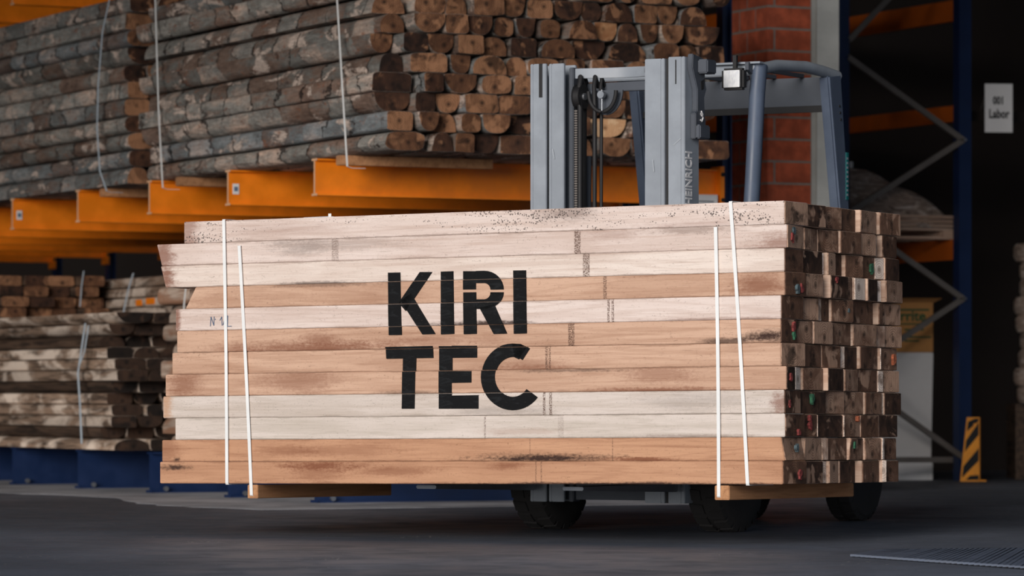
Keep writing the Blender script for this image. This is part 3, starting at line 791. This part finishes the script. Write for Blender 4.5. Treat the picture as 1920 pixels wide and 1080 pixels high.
def lbearer(px, py, y1, w, label):
    x, z = front_px(px, py); h = .066
    o = MB().box(x-.004, x+w, -.004, y1, -h-.006, -.006).build('bearer', M['bearer'], bevel=.003, loc=tuple(BM.translation), rot=BE)
    return tag(o, label, 'timber', 'bearers under the strapped bundle')
lbearer(466, 920, 1.27, .055, 'squared timber bearer under left end of strapped bundle')
lbearer(1342, 920, 1.38, .07, 'squared timber bearer under right end of strapped bundle')
# strap tail standing up behind the top edge
x, z = front_px(594, 402); 
strap_poly([(x-.35, .3, 12*RH+.004), (x-.25, .3, 12*RH+.018), (x-.1, .3, 12*RH+.02), (x-.01, .3, 12*RH+.006)], .016, 'strap', M['strap_blue'], 'loose pale strap end arching over the top left of bundle', 'loose strap ends', (0, 1, 0), loc=tuple(BM.translation), rot=BE)
strap_poly([(x, .12, 12*RH+.001), (x, .12, 12*RH+.022)], .016, 'strap', M['strap'], 'tiny upright strap stub on top of bundle', 'loose strap ends', (1, 0, 0), loc=tuple(BM.translation), rot=BE)

# ------------------------------------------------------------------ forklift (local x to its left as seen, y towards its rear)
FC = P0 + Vector((-CA, SA, 0))*1.660 + Vector((SA, CA, 0))*1.5
fk = empty('forklift', FC, -A)
tag(fk, 'grey forklift truck carrying the strapped bundle of boards on its forks', 'forklift')
TOP = 2.362
def rail(x0, x1, y0, y1, z0, z1, openside):
    """channel section, lips toward openside (+1/-1 along x)"""
    m = MB(); th = .018
    if openside > 0: m.box(x0, x0+th, y0, y1, z0, z1).box(x0+th, x1, y0, y0+.02, z0, z1).box(x0+th, x1, y1-.02, y1, z0, z1)
    else: m.box(x1-th, x1, y0, y1, z0, z1).box(x0, x1-th, y0, y0+.02, z0, z1).box(x0, x1-th, y1-.02, y1, z0, z1)
    return m
# left pair, right pair: x measured across the truck
XL0, XR1 = -.437, .435
g = M['grey']
a1 = rail(XL0, XL0+.092, -.06, .10, .15, TOP, 1).build('outer_mast_rail', g, fk, bevel=.003)
MB().box(XL0+.052, XL0+.0705, -.064, -.058, TOP-.17, TOP).build('mast_notch', M['black'], fk, label='dark notch at rail head')
a2 = rail(XL0+.104, XL0+.190, -.055, .09, .15, TOP-.002, 1).build('inner_mast_rail', g, fk, bevel=.003)
MB().box(XL0+.093, XL0+.103, -.035, .08, .15, TOP-.18).build('mast_groove', M['black'], fk)
MB().box(XL0+.19, XL0+.215, .0, .075, .15, TOP-.02).build('roller_track', M['grey_dark'], fk, bevel=.004)
b1 = rail(XR1-.092, XR1, -.06, .10, .15, TOP+.005, -1)
b1 = b1.build('outer_mast_rail', g, fk, bevel=.003)
b2 = rail(XR1-.225, XR1-.115, -.055, .09, .15, TOP, -1).build('inner_mast_rail', g, fk, bevel=.003)
MB().box(XR1-.114, XR1-.093, -.035, .08, .15, TOP-.0).build('mast_groove', M['black'], fk)
MB().box(XR1-.052, XR1-.046, -.0625, -.059, TOP-.13, TOP-.01).build('mast_notch', M['black'], fk)
# curved upper crossbar between the inner rails
m = MB(); rings = []
for k in range(13):
    f = k/12; x = XL0+.19 + f*(XR1-.225-(XL0+.19)); y = .02 + .05*math.sin(f*math.pi) - .02*math.sin(f*2*math.pi)
    rings.append([(x, y, TOP-.075), (x, y+.02, TOP-.075), (x, y+.02, TOP-.025), (x, y, TOP-.025)])
m.loft(rings).build('mast_crossbar', g, fk, bevel=.002)
MB().box(XL0+.2, XR1-.2, .10, .14, TOP-.14, TOP-.095).build('mast_crossbar', M['grey_dark'], fk, bevel=.003)
MB().box(XL0+.1, XR1-.1, .03, .12, .16, .26).build('mast_crossbar', M['grey_dark'], fk, bevel=.003)
for zz in (.9, 1.45): MB().box(XL0+.1, XR1-.1, .10, .13, zz, zz+.08).build('mast_crossbar', M['grey_dark'], fk)
bk = MB().lathe([(0, .016), (.03, .016)], 'x', 12, (XR1-.262, .03, TOP-.05)).build('bolt', M['steel'], fk)
# pulleys, chains, hoses, cylinder
def ring_w(x0, x1, y, z, ro, ri, name, mat, parent, n=28):
    return MB().lathe([(x0, ri), (x0, ro), (x0+.006, ro-.008), (x1-.006, ro-.008), (x1, ro), (x1, ri)], 'x', n, (0, y, z)).build(name, mat, parent, smooth=40)
p1 = ring_w(XL0+.235, XL0+.275, -.0, TOP-.17, .062, .02, 'chain_pulley', M['black'], fk)
MB().lathe([(XL0+.225, .018), (XL0+.285, .018)], 'x', 14, (0, 0, TOP-.17)).build('axle', M['steel'], p1)
# hose guide wheel: open rim seen from the front with hub and spoke
hw = MB(); n = 30
rimr = []
for k in range(n+1):
    a = math.pi + math.pi*k/n; rimr.append((XL0+.385+.078*math.cos(a), -.01, TOP-.145+.105*math.sin(a)))
hw.tube(rimr, .011, 8); hwo = hw.build('hose_guide_wheel', M['black'], fk, smooth=50)
MB().tube([(XL0+.385, -.015, TOP-.14), (XL0+.385, -.015, TOP-.245)], .004, 6).build('spoke', M['steel'], hwo)
MB().lathe([(-.03, .019), (-.005, .019)], 'y', 14, (XL0+.385, 0, TOP-.165)).build('hub', M['steel'], hwo)
MB().prism([(XL0+.385+.095*math.cos(math.pi+math.pi*k/16), TOP-.14+.125*math.sin(math.pi+math.pi*k/16)) for k in range(17)], 'y', .03, .038).build('wheel_disc', M['grey_dark'], hwo)
for x, r_, y in ((XL0+.262, .014, -.02), (XL0+.247, .013, .055), (XL0+.335, .0115, .0), (XL0+.352, .009, .04)):
    MB().tube([(x, y, .25), (x, y, 1.0), (x+.002, y, TOP-.23), (x-.004, y+.005, TOP-.12), (x-.012, y+.03, TOP-.07), (x-.012, y+.07, TOP-.12)], r_, 10).build('hydraulic_hose', M['black'], fk, smooth=50)
m = MB()
for k in range(150):
    z = .3 + k*.0122
    m.box(XL0+.221, XL0+.237, .0, .012, z, z+.0075); 
mc = m.build('lift_chain', M['galv'], fk)
MB().box(XL0+.226, XL0+.232, .003, .009, .3, 2.13).build('link_pins', M['black'], mc)
m = MB()
for k in range(150):
    z = .3 + k*.0122; m.box(XR1-.25, XR1-.236, .05, .06, z, z+.0075)
m.build('lift_chain', M['galv'], fk)
MB().tube([(XL0+.19+.03, .13, .2), (XL0+.22, .13, 1.9)], .028, 14).build('lift_cylinder', M['grey_dark'], fk, smooth=50)
# bracket on the right side of the mast
x0 = XR1+.001
q_ = .70
br = MB().prism([(a, TOP+.02-(b*q_)) for a, b in ((-.03,0),(.085,.02),(.115,.05),(.105,.17),(.125,.24),(.10,.30),(.105,.44),(.115,.46),(.115,.60),(.0,.60),(0,.42),(.02,.40),(.02,.25),(-.035,.10))], 'x', x0, x0+.03).build('mast_bracket', M['grey_dark'], fk, bevel=.004)
MB().prism([(a, TOP+.02-b*q_) for a, b in ((.055,.19),(.095,.17),(.09,.24),(.06,.25))], 'x', x0+.03, x0+.032).build('slot', M['black'], br)
MB().box(x0+.03, x0+.085, .02, .125, TOP-.075, TOP-.005).build('hinge_block', M['grey_dark'], br, bevel=.006)
MB().box(x0+.03, x0+.055, .0, .115, TOP-.40, TOP-.33).build('hinge_block', M['grey_dark'], br, bevel=.006)
hk = MB().tube([(x0+.034, .060, TOP-.285), (x0+.034, .050, TOP-.275), (x0+.034, .056, TOP-.262), (x0+.034, .070, TOP-.275), (x0+.034, .073, TOP-.295), (x0+.034, .06, TOP-.312), (x0+.034, .047, TOP-.305)], .0035, 6).build('hook_mark', M['paper'], br)
# maker's lettering up the right side of the mast
tx = text_obj('side_lettering', 'JUNGHEINRICH', .060, M['paper'], fk, (XR1+.0015, -.012, 1.69), (R(90), R(-90), R(90)), .0015); tx.scale = (1, 1.6, 1)
# scratches
for (x, z, l, an) in ((XL0+.14, 1.88, .05, .2), (XR1-.17, 1.80, .06, .1), (XR1-.06, 1.93, .05, -.9)):
    MB().beam((x, -.0625, z), (x+l*math.sin(-an), -.0625, z+l*math.cos(an)), .004, .0005, up=(0,1,0)).build('scratch', M['grey_light'], fk)
# carriage and forks
cg = MB(); cg.box(-.48, .48, -.17, -.135, .33, .42).box(-.48, .48, -.17, -.135, .70, .78)
for x in (-.44, -.15, .15, .44): cg.box(x-.02, x+.02, -.165, -.14, .42, .70)
cg.box(-.2, -.16, -.14, -.05, .33, .78).box(.16, .2, -.14, -.05, .33, .78)
cgo = cg.build('carriage', M['black'], fk, bevel=.003)
zf = ZB - .008
for x in (-.40, .40):
    m = MB(); zlow = .245 - .0
    m.prism([(-.175, .80), (-.175, zf-.068), (-.215, zf-.068), (-1.18, zf-.042), (-1.18, zf-.024), (-.20, zf-.024), (-.215, .80)][::1], 'x', x-.055, x+.055)
    m.build('fork', M['steel'], fk, bevel=.004)
# wheels
def wheel(x, y, r_, w, nm):
    rc = r_
    wb = empty_part(nm, (x, y, rc))
    t_ = MB().lathe([(-w/2, r_*.62), (-w/2, r_*.86), (-w/2+.02, r_*.955), (0, r_*.965), (w/2-.02, r_*.955), (w/2, r_*.86), (w/2, r_*.62)], 'x', 48).build(nm, M['tire'], fk, smooth=40, loc=(x, y, rc))
    lug = MB(); n = 22
    for k in range(n):
        for s_ in (-1, 1):
            a = 2*math.pi*(k+(.5 if s_ > 0 else 0))/n; d = 2*math.pi/n*.36
            ring0 = []; 
            pts = []
            for (xx, aa, rr) in ((.012, a-d*.3, r_*.93), (w/2-.004, a-d+.05, r_*.86), (w/2-.004, a+d+.05, r_*.86), (.012, a+d*1.5, r_*.93)):
                pts.append((s_*xx, rr*math.cos(aa), rr*math.sin(aa)))
            for (xx, aa, rr) in ((.012, a-d*.3, r_), (w/2-.016, a-d+.05, r_*.992), (w/2-.016, a+d+.05, r_*.992), (.012, a+d*1.5, r_)):
                ring0.append((s_*xx, rr*math.cos(aa), rr*math.sin(aa)))
            lug.loft([pts, ring0])
    lug.build('tread', M['tire'], t_)
    for s_ in (-1, 1):
        rm = MB().lathe([(s_*(w/2-.05), r_*.12), (s_*(w/2-.05), r_*.45), (s_*(w/2-.01), r_*.60), (s_*(w/2-.0), r_*.62), (s_*(w/2-.012), r_*.64)], 'x', 32).build('rim', M['rim'], t_, smooth=40)
        for k in range(6):
            a = k*math.pi/3; MB().lathe([(s_*(w/2-.055), .012), (s_*(w/2-.03), .012)], 'x', 6, (0, r_*.3*math.cos(a), r_*.3*math.sin(a))).build('wheel_nut', M['steel'], t_)
    return t_
def empty_part(*a): return None
wheel(-.50, .27, .285, .20, 'front_wheel'); wheel(.50, .27, .285, .20, 'front_wheel')
wheel(-.33, 2.22, .24, .17, 'rear_wheel'); wheel(.33, 2.22, .24, .17, 'rear_wheel')
MB().box(-.39, .39, .21, .33, .17, .30).build('front_axle', M['black'], fk, bevel=.01)
MB().box(-.24, .24, 2.17, 2.27, .17, .27).build('rear_axle', M['black'], fk, bevel=.01)
# chassis, cowl, counterweight, seat
MB().prism([(.62,.20),(1.70,.20),(1.70,.60),(1.30,1.02),(.95,1.02),(.95,.46),(.62,.46)], 'x', -.48, .48).build('chassis', M['grey_dark'], fk, bevel=.015)
MB().prism([(.42,.58),(.60,.58),(.62,1.22),(.50,1.30),(.42,1.05)], 'x', -.46, .46).build('front_cowl', M['grey'], fk, bevel=.01)
MB().box(-.48, .48, .585, .66, .20, .60).build('step_riser', M['black'], fk)
MB().prism([(1.72,.50),(2.55,.50),(2.60,.62),(2.52,.98),(2.36,1.10),(1.72,1.08)], 'x', -.44, .44).build('counterweight', M['grey_dark'], fk, bevel=.04)
for s_ in (-1, 1):
    m = MB(); pts = [(.30+.17*0+.33*math.cos(R(a)), .285+.33*math.sin(R(a))) for a in range(20, 161, 14)]; pin = [(.30-.03+.30*math.cos(R(a)), .285+.30*math.sin(R(a))) for a in range(160, 19, -14)]
    m.prism([(p[0]-.03, p[1]) for p in pts] + [(p[0], p[1]) for p in pin], 'x', s_*.41, s_*.60).build('fender', M['grey_dark'], fk)
MB().box(.36, .44, 1.80, 1.95, .28, .42).build('cowl_corner', M['hood'], fk, bevel=.01)
se = MB().box(-.25, .25, 1.05, 1.5, 1.03, 1.13).build('seat', M['seat'], fk, bevel=.03)
MB().prism([(1.46,1.12),(1.58,1.12),(1.66,1.58),(1.56,1.60)], 'x', -.23, .23).build('seat_back', M['seat'], se, bevel=.03)
sw = MB().lathe([(-.0, .03), (0, .03)], 'z', 8, (0, .80, 1.30))
rr = [(.16*math.cos(R(a)), .82+.14*math.sin(R(a)), 1.32+.09*math.sin(R(a))) for a in range(0, 361, 20)]
sw = MB().tube(rr, .013, 8).build('steering_wheel', M['black'], fk, smooth=50)
MB().tube([(0, .60, 1.15), (0, .82, 1.32)], .02, 8).build('steering_column', M['black'], sw)
MB().beam((-.15, .82, 1.32), (.15, .82, 1.32), .03, .012).build('spoke', M['black'], sw)
# overhead guard
GT = 2.392; gw = .562; gf, gr = .49, 1.45
gd = M['grey']
gpost = paint('guard_paint', srgb(84,96,116), .45)
for s_ in (-1, 1):
    x = s_*gw
    MB().tube([(x-.0*s_, gf-.12, .62), (x, gf-.10, 1.3), (x, gf-.035, 1.75), (x, gf+.02, 2.22), (x, gf+.05, GT-.03)], .048, 12, flat=.8).build('guard_front_pillar', gpost, fk, smooth=50)
    m = MB(); m.prism([(gr-.13, GT-.03), (gr+.03, GT-.01), (gr+.16, 1.5), (gr+.17, .95), (gr+.05, .95), (gr+.045, 1.5)], 'x', x-.03, x+.03)
    rp = m.build('guard_rear_pillar', gpost, fk, bevel=.01)
    if s_ > 0:
        MB().box(x+.031, x+.034, gr+.085, gr+.115, 1.72, 1.97).build('teal_sticker', M['teal'], rp, label='narrow teal sticker with pale lettering')
        for k in range(9): MB().box(x+.0345, x+.036, gr+.092, gr+.108, 1.74+k*.024, 1.752+k*.024).build('printed_mark', M['ink_grey'], rp)
        for k in range(3): MB().lathe([(x+.03, .007), (x+.034, .007)], 'x', 10, (0, gr+.005+k*.008, 2.21-k*.035)).build('vent_hole', M['black'], rp)
    rings = []
    pts = [(gf+.02, GT-.055), (gf+.25, GT-.018), (gf+.60, GT+.0), (gr-.15, GT-.008), (gr+.04, GT-.022)]
    MB().tube([(x, a, b) for a, b in pts], .03, 10).build('guard_side_rail', gd, fk, smooth=50)
MB().box(-gw, gw, gr-.05, gr-.03, GT-.19, GT-.03).build('guard_rear_header', M['grey_dark'], fk, bevel=.004)
MB().box(-gw, gw, gr-.065, gr-.05, GT-.215, GT-.18).build('guard_rear_lip', M['black'], fk)
MB().box(-gw, gw, gf-.0, gf+.04, GT-.085, GT-.03).build('guard_front_header', gd, fk, bevel=.005)
for k in range(6):
    x = -gw + (k+1)*2*gw/7
    MB().box(x-.012, x+.012, gf+.04, gr-.05, GT-.03, GT-.012).build('roof_bar', M['grey_dark'], fk)
MB().box(-.52, .60, gf-.03, gf+.02, GT-.028, GT-.018).build('guard_front_plate', gd, fk)
# work light on the guard's front right corner
lx_, ly_, lz_ = gw-.075, gf-.12, GT-.112
wl = MB().prism([(-.062,-.052),(.062,-.052),(.062,.058),(-.062,.058)], 'y', ly_, ly_+.055)
wl.v = [(a+lx_, b, c+lz_) for a, b, c in wl.v]
wl = wl.build('work_light', M['black'], fk, bevel=.012)
MB().box(lx_-.045, lx_+.045, ly_-.006, ly_-.001, lz_-.040, lz_+.046).build('lens', M['lens'], wl, bevel=.002, label='bright square glass lens')
MB().box(lx_-.01, lx_+.01, ly_+.03, ly_+.05, lz_+.055, GT+.012).build('light_stem', M['black'], wl)
MB().prism([(gf-.05, GT-.02), (gf+.06, GT-.02), (gf+.06, GT-.18), (gf+.03, GT-.19), (gf+.0, GT-.08), (gf-.05, GT-.06)], 'x', gw-.035, gw-.015).build('corner_bracket', M['grey_dark'], fk)

# ------------------------------------------------------------------ pallet rack at the right
U1, U2 = Vector((3.64, 32.55, 0)), Vector((2.62, 32.05, 0))
pr = empty('pallet_rack', U1, RANG)
tag(pr, 'dark blue pallet rack frame with grey diagonal braces, right of the brick pillar', 'rack')
def upr(x, w=.115):
    m = MB(); m.box(x-w/2, x+w/2, 0, .012, 0, 5.55).box(x-w/2, x-w/2+.01, .012, .09, 0, 5.55).box(x+w/2-.01, x+w/2, .012, .09, 0, 5.55)
    return m.build('upright', M['blue'], pr)
D_ = (U1-U2).length
upr(0); upr(-D_); 
def zpix(py, Y): return EYE + (HY-py)*Y/F
for (za, zb, a, b) in ((zpix(75,32.1), zpix(-60,32.4), -D_+.05, -.45), (zpix(108,32.1), zpix(262,32.5), -D_+.04, -.03), (zpix(400,32.1), zpix(262,32.5), -D_+.04, -.03),
                      (zpix(408,32.1), zpix(560,32.5), -D_+.04, -.03), (zpix(700,32.1), zpix(560,32.5), -D_+.04, -.03), (zpix(705,32.1), zpix(858,32.5), -D_+.04, -.03), (zpix(862,32.1), zpix(862,32.5), -D_+.04, -.13)):
    m = MB(); m.beam((a, -.02, za), (b, -.02, zb), .006, .045, up=(0,0,1)); m.beam((a, -.005, za+.02), (b, -.005, zb+.02), .03, .005); m.beam((a, -.005, za-.02), (b, -.005, zb-.02), .03, .005)
    m.build('brace', M['galv'], pr)
for z in (zpix(262,32.5), zpix(560,32.5)):
    MB().lathe([(-.04, .012), (-.02, .012)], 'y', 8, (-.02, 0, z)).build('bolt', M['steel'], pr)
for zt_, h in ((3.87, .17), (3.02, .13), (1.94, .165)):
    for xx in (-.0, -D_):
        MB().box(xx-.028, xx+.028, .09, 2.9, zt_-h, zt_).build('shelf_beam', M['orange_shaded'], pr)
upb = MB().box(-.05, .05, 2.9, 2.99, 0, 5.55).build('upright', M['blue'], pr); MB().box(-D_-.05, -D_+.05, 2.9, 2.99, 0, 5.55).build('upright', M['blue'], pr)
MB().box(.07, 2.4, .34, .38, 2.92, 3.0).build('cross_beam', M['wall'], pr)
# sign
sg = empty('hanging_sign', (3.815, 32.6, 0), R(6)); tag(sg, 'white sign reading 001 Labor hanging right of the blue upright', 'sign')
zc = (zpix(157,32.6)+zpix(248,32.6))/2
MB().box(-.012, .215, 0, .004, zpix(248,32.6), zpix(157,32.6)).build('sign_sheet', M['paper'], sg)
MB().tube([(.02, .005, zpix(157,32.6)-.02), (.02, .3, 3.0)], .004, 6).build('hanging_wire', M['galv'], sg)
MB().tube([(.19, .005, zpix(157,32.6)-.02), (.19, .3, 3.0)], .004, 6).build('hanging_wire', M['galv'], sg)
tx = text_obj('sign_lettering', '001', .086, M['ink'], sg, (.10, -.002, zpix(189,32.6)), (R(90), 0, 0), .0034, .001); tx.scale = (.72, 1, 1)
tx = text_obj('sign_lettering', 'Labor', .098, M['ink'], sg, (.103, -.002, zpix(214,32.6)), (R(90), 0, 0), .0034, .001); tx.scale = (.72, 1, 1)
# column guard, yellow and black
cg_ = empty('column_guard', (U1.x+.0, U1.y-.32, 0), R(4)); tag(cg_, 'yellow upright guard with black diagonal stripes at foot of blue upright', 'guard')
X = lambda px: (px-960)/F*(U1.y-.32) - (U1.x)
H = .51
MB().prism([(X(1800), 0), (X(1838), 0), (X(1838), H), (X(1813), H)], 'y', 0, .008).build('front_plate', M['prot_yellow'], cg_)
MB().prism([(.0, 0), (.22, 0), (.22, .12), (.10, H), (.0, H)], 'x', X(1838)-.008, X(1838)).build('side_plate', M['prot_yellow'], cg_)
MB().box(X(1838)-.10, X(1838)+.05, .008, .30, 0, .01).build('foot_plate', M['prot_yellow'], cg_)
xa = lambda z: X(1800) + (X(1813)-X(1800))*z/H + .012
for z0_ in (.03, .235, .42):
    q = []
    w_ = X(1838)-.012
    pts = [(xa(z0_), z0_), (xa(z0_+.09), z0_+.09), (w_, min(z0_+.235, H-.01)), (w_, min(z0_+.135, H-.03))] if z0_ < .4 else [(xa(z0_-.02), z0_-.02), (xa(z0_+.055), z0_+.055), (w_-.03, H-.01), (w_, H-.01), (w_, H-.03)]
    MB().prism(pts, 'y', -.002, -.0005).build('black_stripe', M['ink'], cg_)
MB().prism([(xa(.03)+.03, .012), (w_, .012), (w_, .05), (xa(.05)+.06, .045)], 'y', -.002, -.0005).build('black_stripe', M['ink'], cg_)
for zz in (.06, .25, .45): MB().lathe([(-.012, .013), (-.002, .013)], 'y', 8, (w_-.03, 0, zz)).build('bolt', M['prot_yellow'], cg_)
# cardboard box on a white carton
def px_x(px, Y): return (px-960)/F*Y
Yb = 32.75
wc = empty('white_carton', (px_x(1700, Yb), Yb, 0), R(3)); tag(wc, 'tall white carton standing on floor behind the bundle, under cardboard box', 'box')
xr_ = px_x(1749, Yb)-px_x(1700, Yb)
MB().prism([(-.42, .012), (xr_-.015, .012), (xr_+.006, 1.03), (-.42, 1.03)], 'y', 0, .5).build('carton_body', M['white_panel'], wc, bevel=.006)
MB().box(-.42, xr_, -.01, .5, .0, .14).build('carton_base', M['paper'], wc, bevel=.004)
cb = empty('cardboard_box', (px_x(1700, Yb), Yb, 1.033), R(3)); tag(cb, 'brown cardboard box with green lettering standing on the white carton', 'box')
MB().box(-.40, px_x(1750,Yb)-px_x(1700,Yb), 0, .45, 0, .40).build('box_body', M['card'], cb, bevel=.004)
MB().add([(-.40,-.003,.40),(xr_+.005,-.003,.40),(xr_+.09,.10,.435),(-.30,.10,.435),(-.40,-.003,.405),(xr_+.005,-.003,.405),(xr_+.09,.10,.44),(-.30,.10,.44)], [(0,3,2,1),(4,5,6,7),(0,1,5,4),(1,2,6,5),(2,3,7,6),(3,0,4,7)]).build('box_flap', M['card'], cb)
for za, zb in ((.335,.350),(.222,.234)): MB().box(-.38, xr_-.03, -.004, -.0005, za, zb).build('green_band', M['ink_green'], cb)
text_obj('box_lettering', 'rrite', .115, M['ink_green'], cb, (.05, -.003, .29), (R(90), 0, 0), .003, .001)
for za, l in ((.175,.14),(.115,.2),(.085,.1)): MB().box(-.02, l, -.004, -.0005, za, za+.014).build('printed_line', M['ink_green'], cb)
# pallet load wrapped in film, on the lower shelf beams
pl = empty('pallet', (U1.x, U1.y, 1.94), RANG); tag(pl, 'wooden pallet resting on the orange shelf beam at right', 'pallet')
for k in range(5): MB().box(-D_-.08, .04, .15+k*.2, .27+k*.2, .070, .090).build('deck_board', M['board'], pl, bevel=.002)
for xx in (-D_, -D_/2, -.06): MB().box(xx-.05, xx+.05, .15, 1.05, .022, .069).build('stringer', M['board'], pl)
for k in range(3): MB().box(-D_-.08, .04, .15+k*.38, .25+k*.38, .001, .021).build('bottom_board', M['board'], pl, bevel=.002)
rng = random.Random(21)
def blob(name, x0, x1, y0, y1, z0, hf, mat, parent, nx=40, ny=22, seed=1, amp=.03):
    r_ = random.Random(seed); ph = [(r_.uniform(4, 16), r_.uniform(4, 16), r_.uniform(0, 6), r_.uniform(.3, 1)) for _ in range(9)]
    def nz(x, y): return amp*sum(w*math.sin(a*x+b*y+c) for a, b, c, w in ph)/3
    top = {}; vs = []; fs = []
    for i in range(nx+1):
        for j in range(ny+1):
            x = x0+(x1-x0)*i/nx; y = y0+(y1-y0)*j/ny; f = min(1, 5*min(i/nx, 1-i/nx, j/ny, 1-j/ny)+.0)
            e = (1-(1-f)**3)
            vs.append((x, y + (.02*math.sin(14*x+3) if j in (0, 1) else 0), z0 + max(.004, (hf(i/nx) + nz(x, y))*(e if e > 0 else 0))))
    for i in range(nx):
        for j in range(ny):
            a = i*(ny+1)+j; fs.append((a, a+ny+1, a+ny+2, a+1))
    n = len(vs); vs += [(x, y, z0) for x, y, z in vs]
    fs += [tuple(q+n for q in f[::-1]) for f in fs]
    def ed(l):
        for a, b in zip(l, l[1:]): fs.append((a, b, b+n, a+n))
    ed([i*(ny+1) for i in range(nx+1)]); ed([nx*(ny+1)+j for j in range(ny+1)]); ed([i*(ny+1)+ny for i in range(nx, -1, -1)]); ed([j for j in range(ny, -1, -1)])
    return MB().add(vs, fs).build(name, mat, parent, smooth=70)
wl_ = empty('wrapped_load', (U1.x, U1.y, 2.032), RANG); tag(wl_, 'crinkled plastic-wrapped load sloping down to the right on the pallet', 'wrapped goods')
blob('film_wrap', -D_-.10, .02, .12, 1.0, 0, lambda f: .13 if f > .93 else (.50-.08*f if f < .35 else (.47-.35*((f-.35)/.6)**1.3)), M['film'], wl_, seed=4)
fl_ = MB()
for k in range(3): fl_.box(-D_-.06, .045-.02*k, .11, 1.0, .002+k*.035, .028+k*.035)
fl_.build('packed_board', M['board'], wl_)
wp = empty('white_packet', (px_x(1612, 32.6), 32.75, 2.032), RANG); tag(wp, 'flat pale packet with grey print standing behind wrapped load', 'packet')
MB().box(-.10, .13, .3, .34, 0, .56).build('packet_sheet', M['paper'], wp)
for k in range(4): MB().beam((-.05+.04*k, .298, .49), (-.03+.04*k, .298, .53), .003, .006, up=(0,1,0)).build('printed_stroke', M['ink_grey'], wp)
# wrapped goods just inside the right picture edge
rp_ = empty('wrapped_load', (px_x(1935, 33.2), 33.2, 0), 0); tag(rp_, 'pale wrapped goods stacked at the right picture edge in shade', 'wrapped goods')
m = MB(); r_ = random.Random(8)
for k in range(9):
    z = .62 + k*.145; w_ = .12 + .03*math.sin(k*1.7)
    pts = [(-w_*(1+.1*r_.random())*math.cos(R(a)), .2*math.sin(R(a))) for a in range(0, 360, 30)]
    m.loft([[(p[0]*.86, p[1]*.9, z) for p in pts], [(p[0], p[1], z+.04) for p in pts], [(p[0], p[1], z+.11) for p in pts], [(p[0]*.85, p[1]*.85, z+.144) for p in pts]])
m.build('wrapped_packets', M['film'], rp_, smooth=60); MB().box(-.16, .6, -.2, .4, .0, .615).build('plinth_crate', M['plank_dark'], rp_)

# ------------------------------------------------------------------ ribbed plate on the floor, near right
def gp(px, py): Y = EYE*F/(py-HY); return ((px-960)/F*Y, Y)
mat_ = empty('floor_mat', (*gp(1612, 1046), 0), 0); tag(mat_, 'dark blue-grey ribbed mat lying on the floor at bottom right', 'mat')
o_ = Vector(gp(1612, 1046)); c_ = [Vector(gp(*p)) - o_ for p in ((1612,1046), (1640,1034), (2060,1030), (2060,1078))]
cm_ = sum(c_, Vector((0, 0)))/4
MB().loft([[(p.x, p.y, .001) for p in c_], [(p.x+math.copysign(.03, cm_.x-p.x), p.y+math.copysign(.05, cm_.y-p.y), .006) for p in c_]]).build('mat_base', M['black'], mat_)
rb = MB()
for k in range(42):
    f = (k+.5)/42; a = c_[1].lerp(c_[2], f); b = c_[0].lerp(c_[3], f)
    rb.beam((a.x+.03, a.y-.05, .008), (b.x-.03, b.y+.08, .008), .030, .009)
tag(rb.build('rib', M['mat'], mat_), kind='stuff')
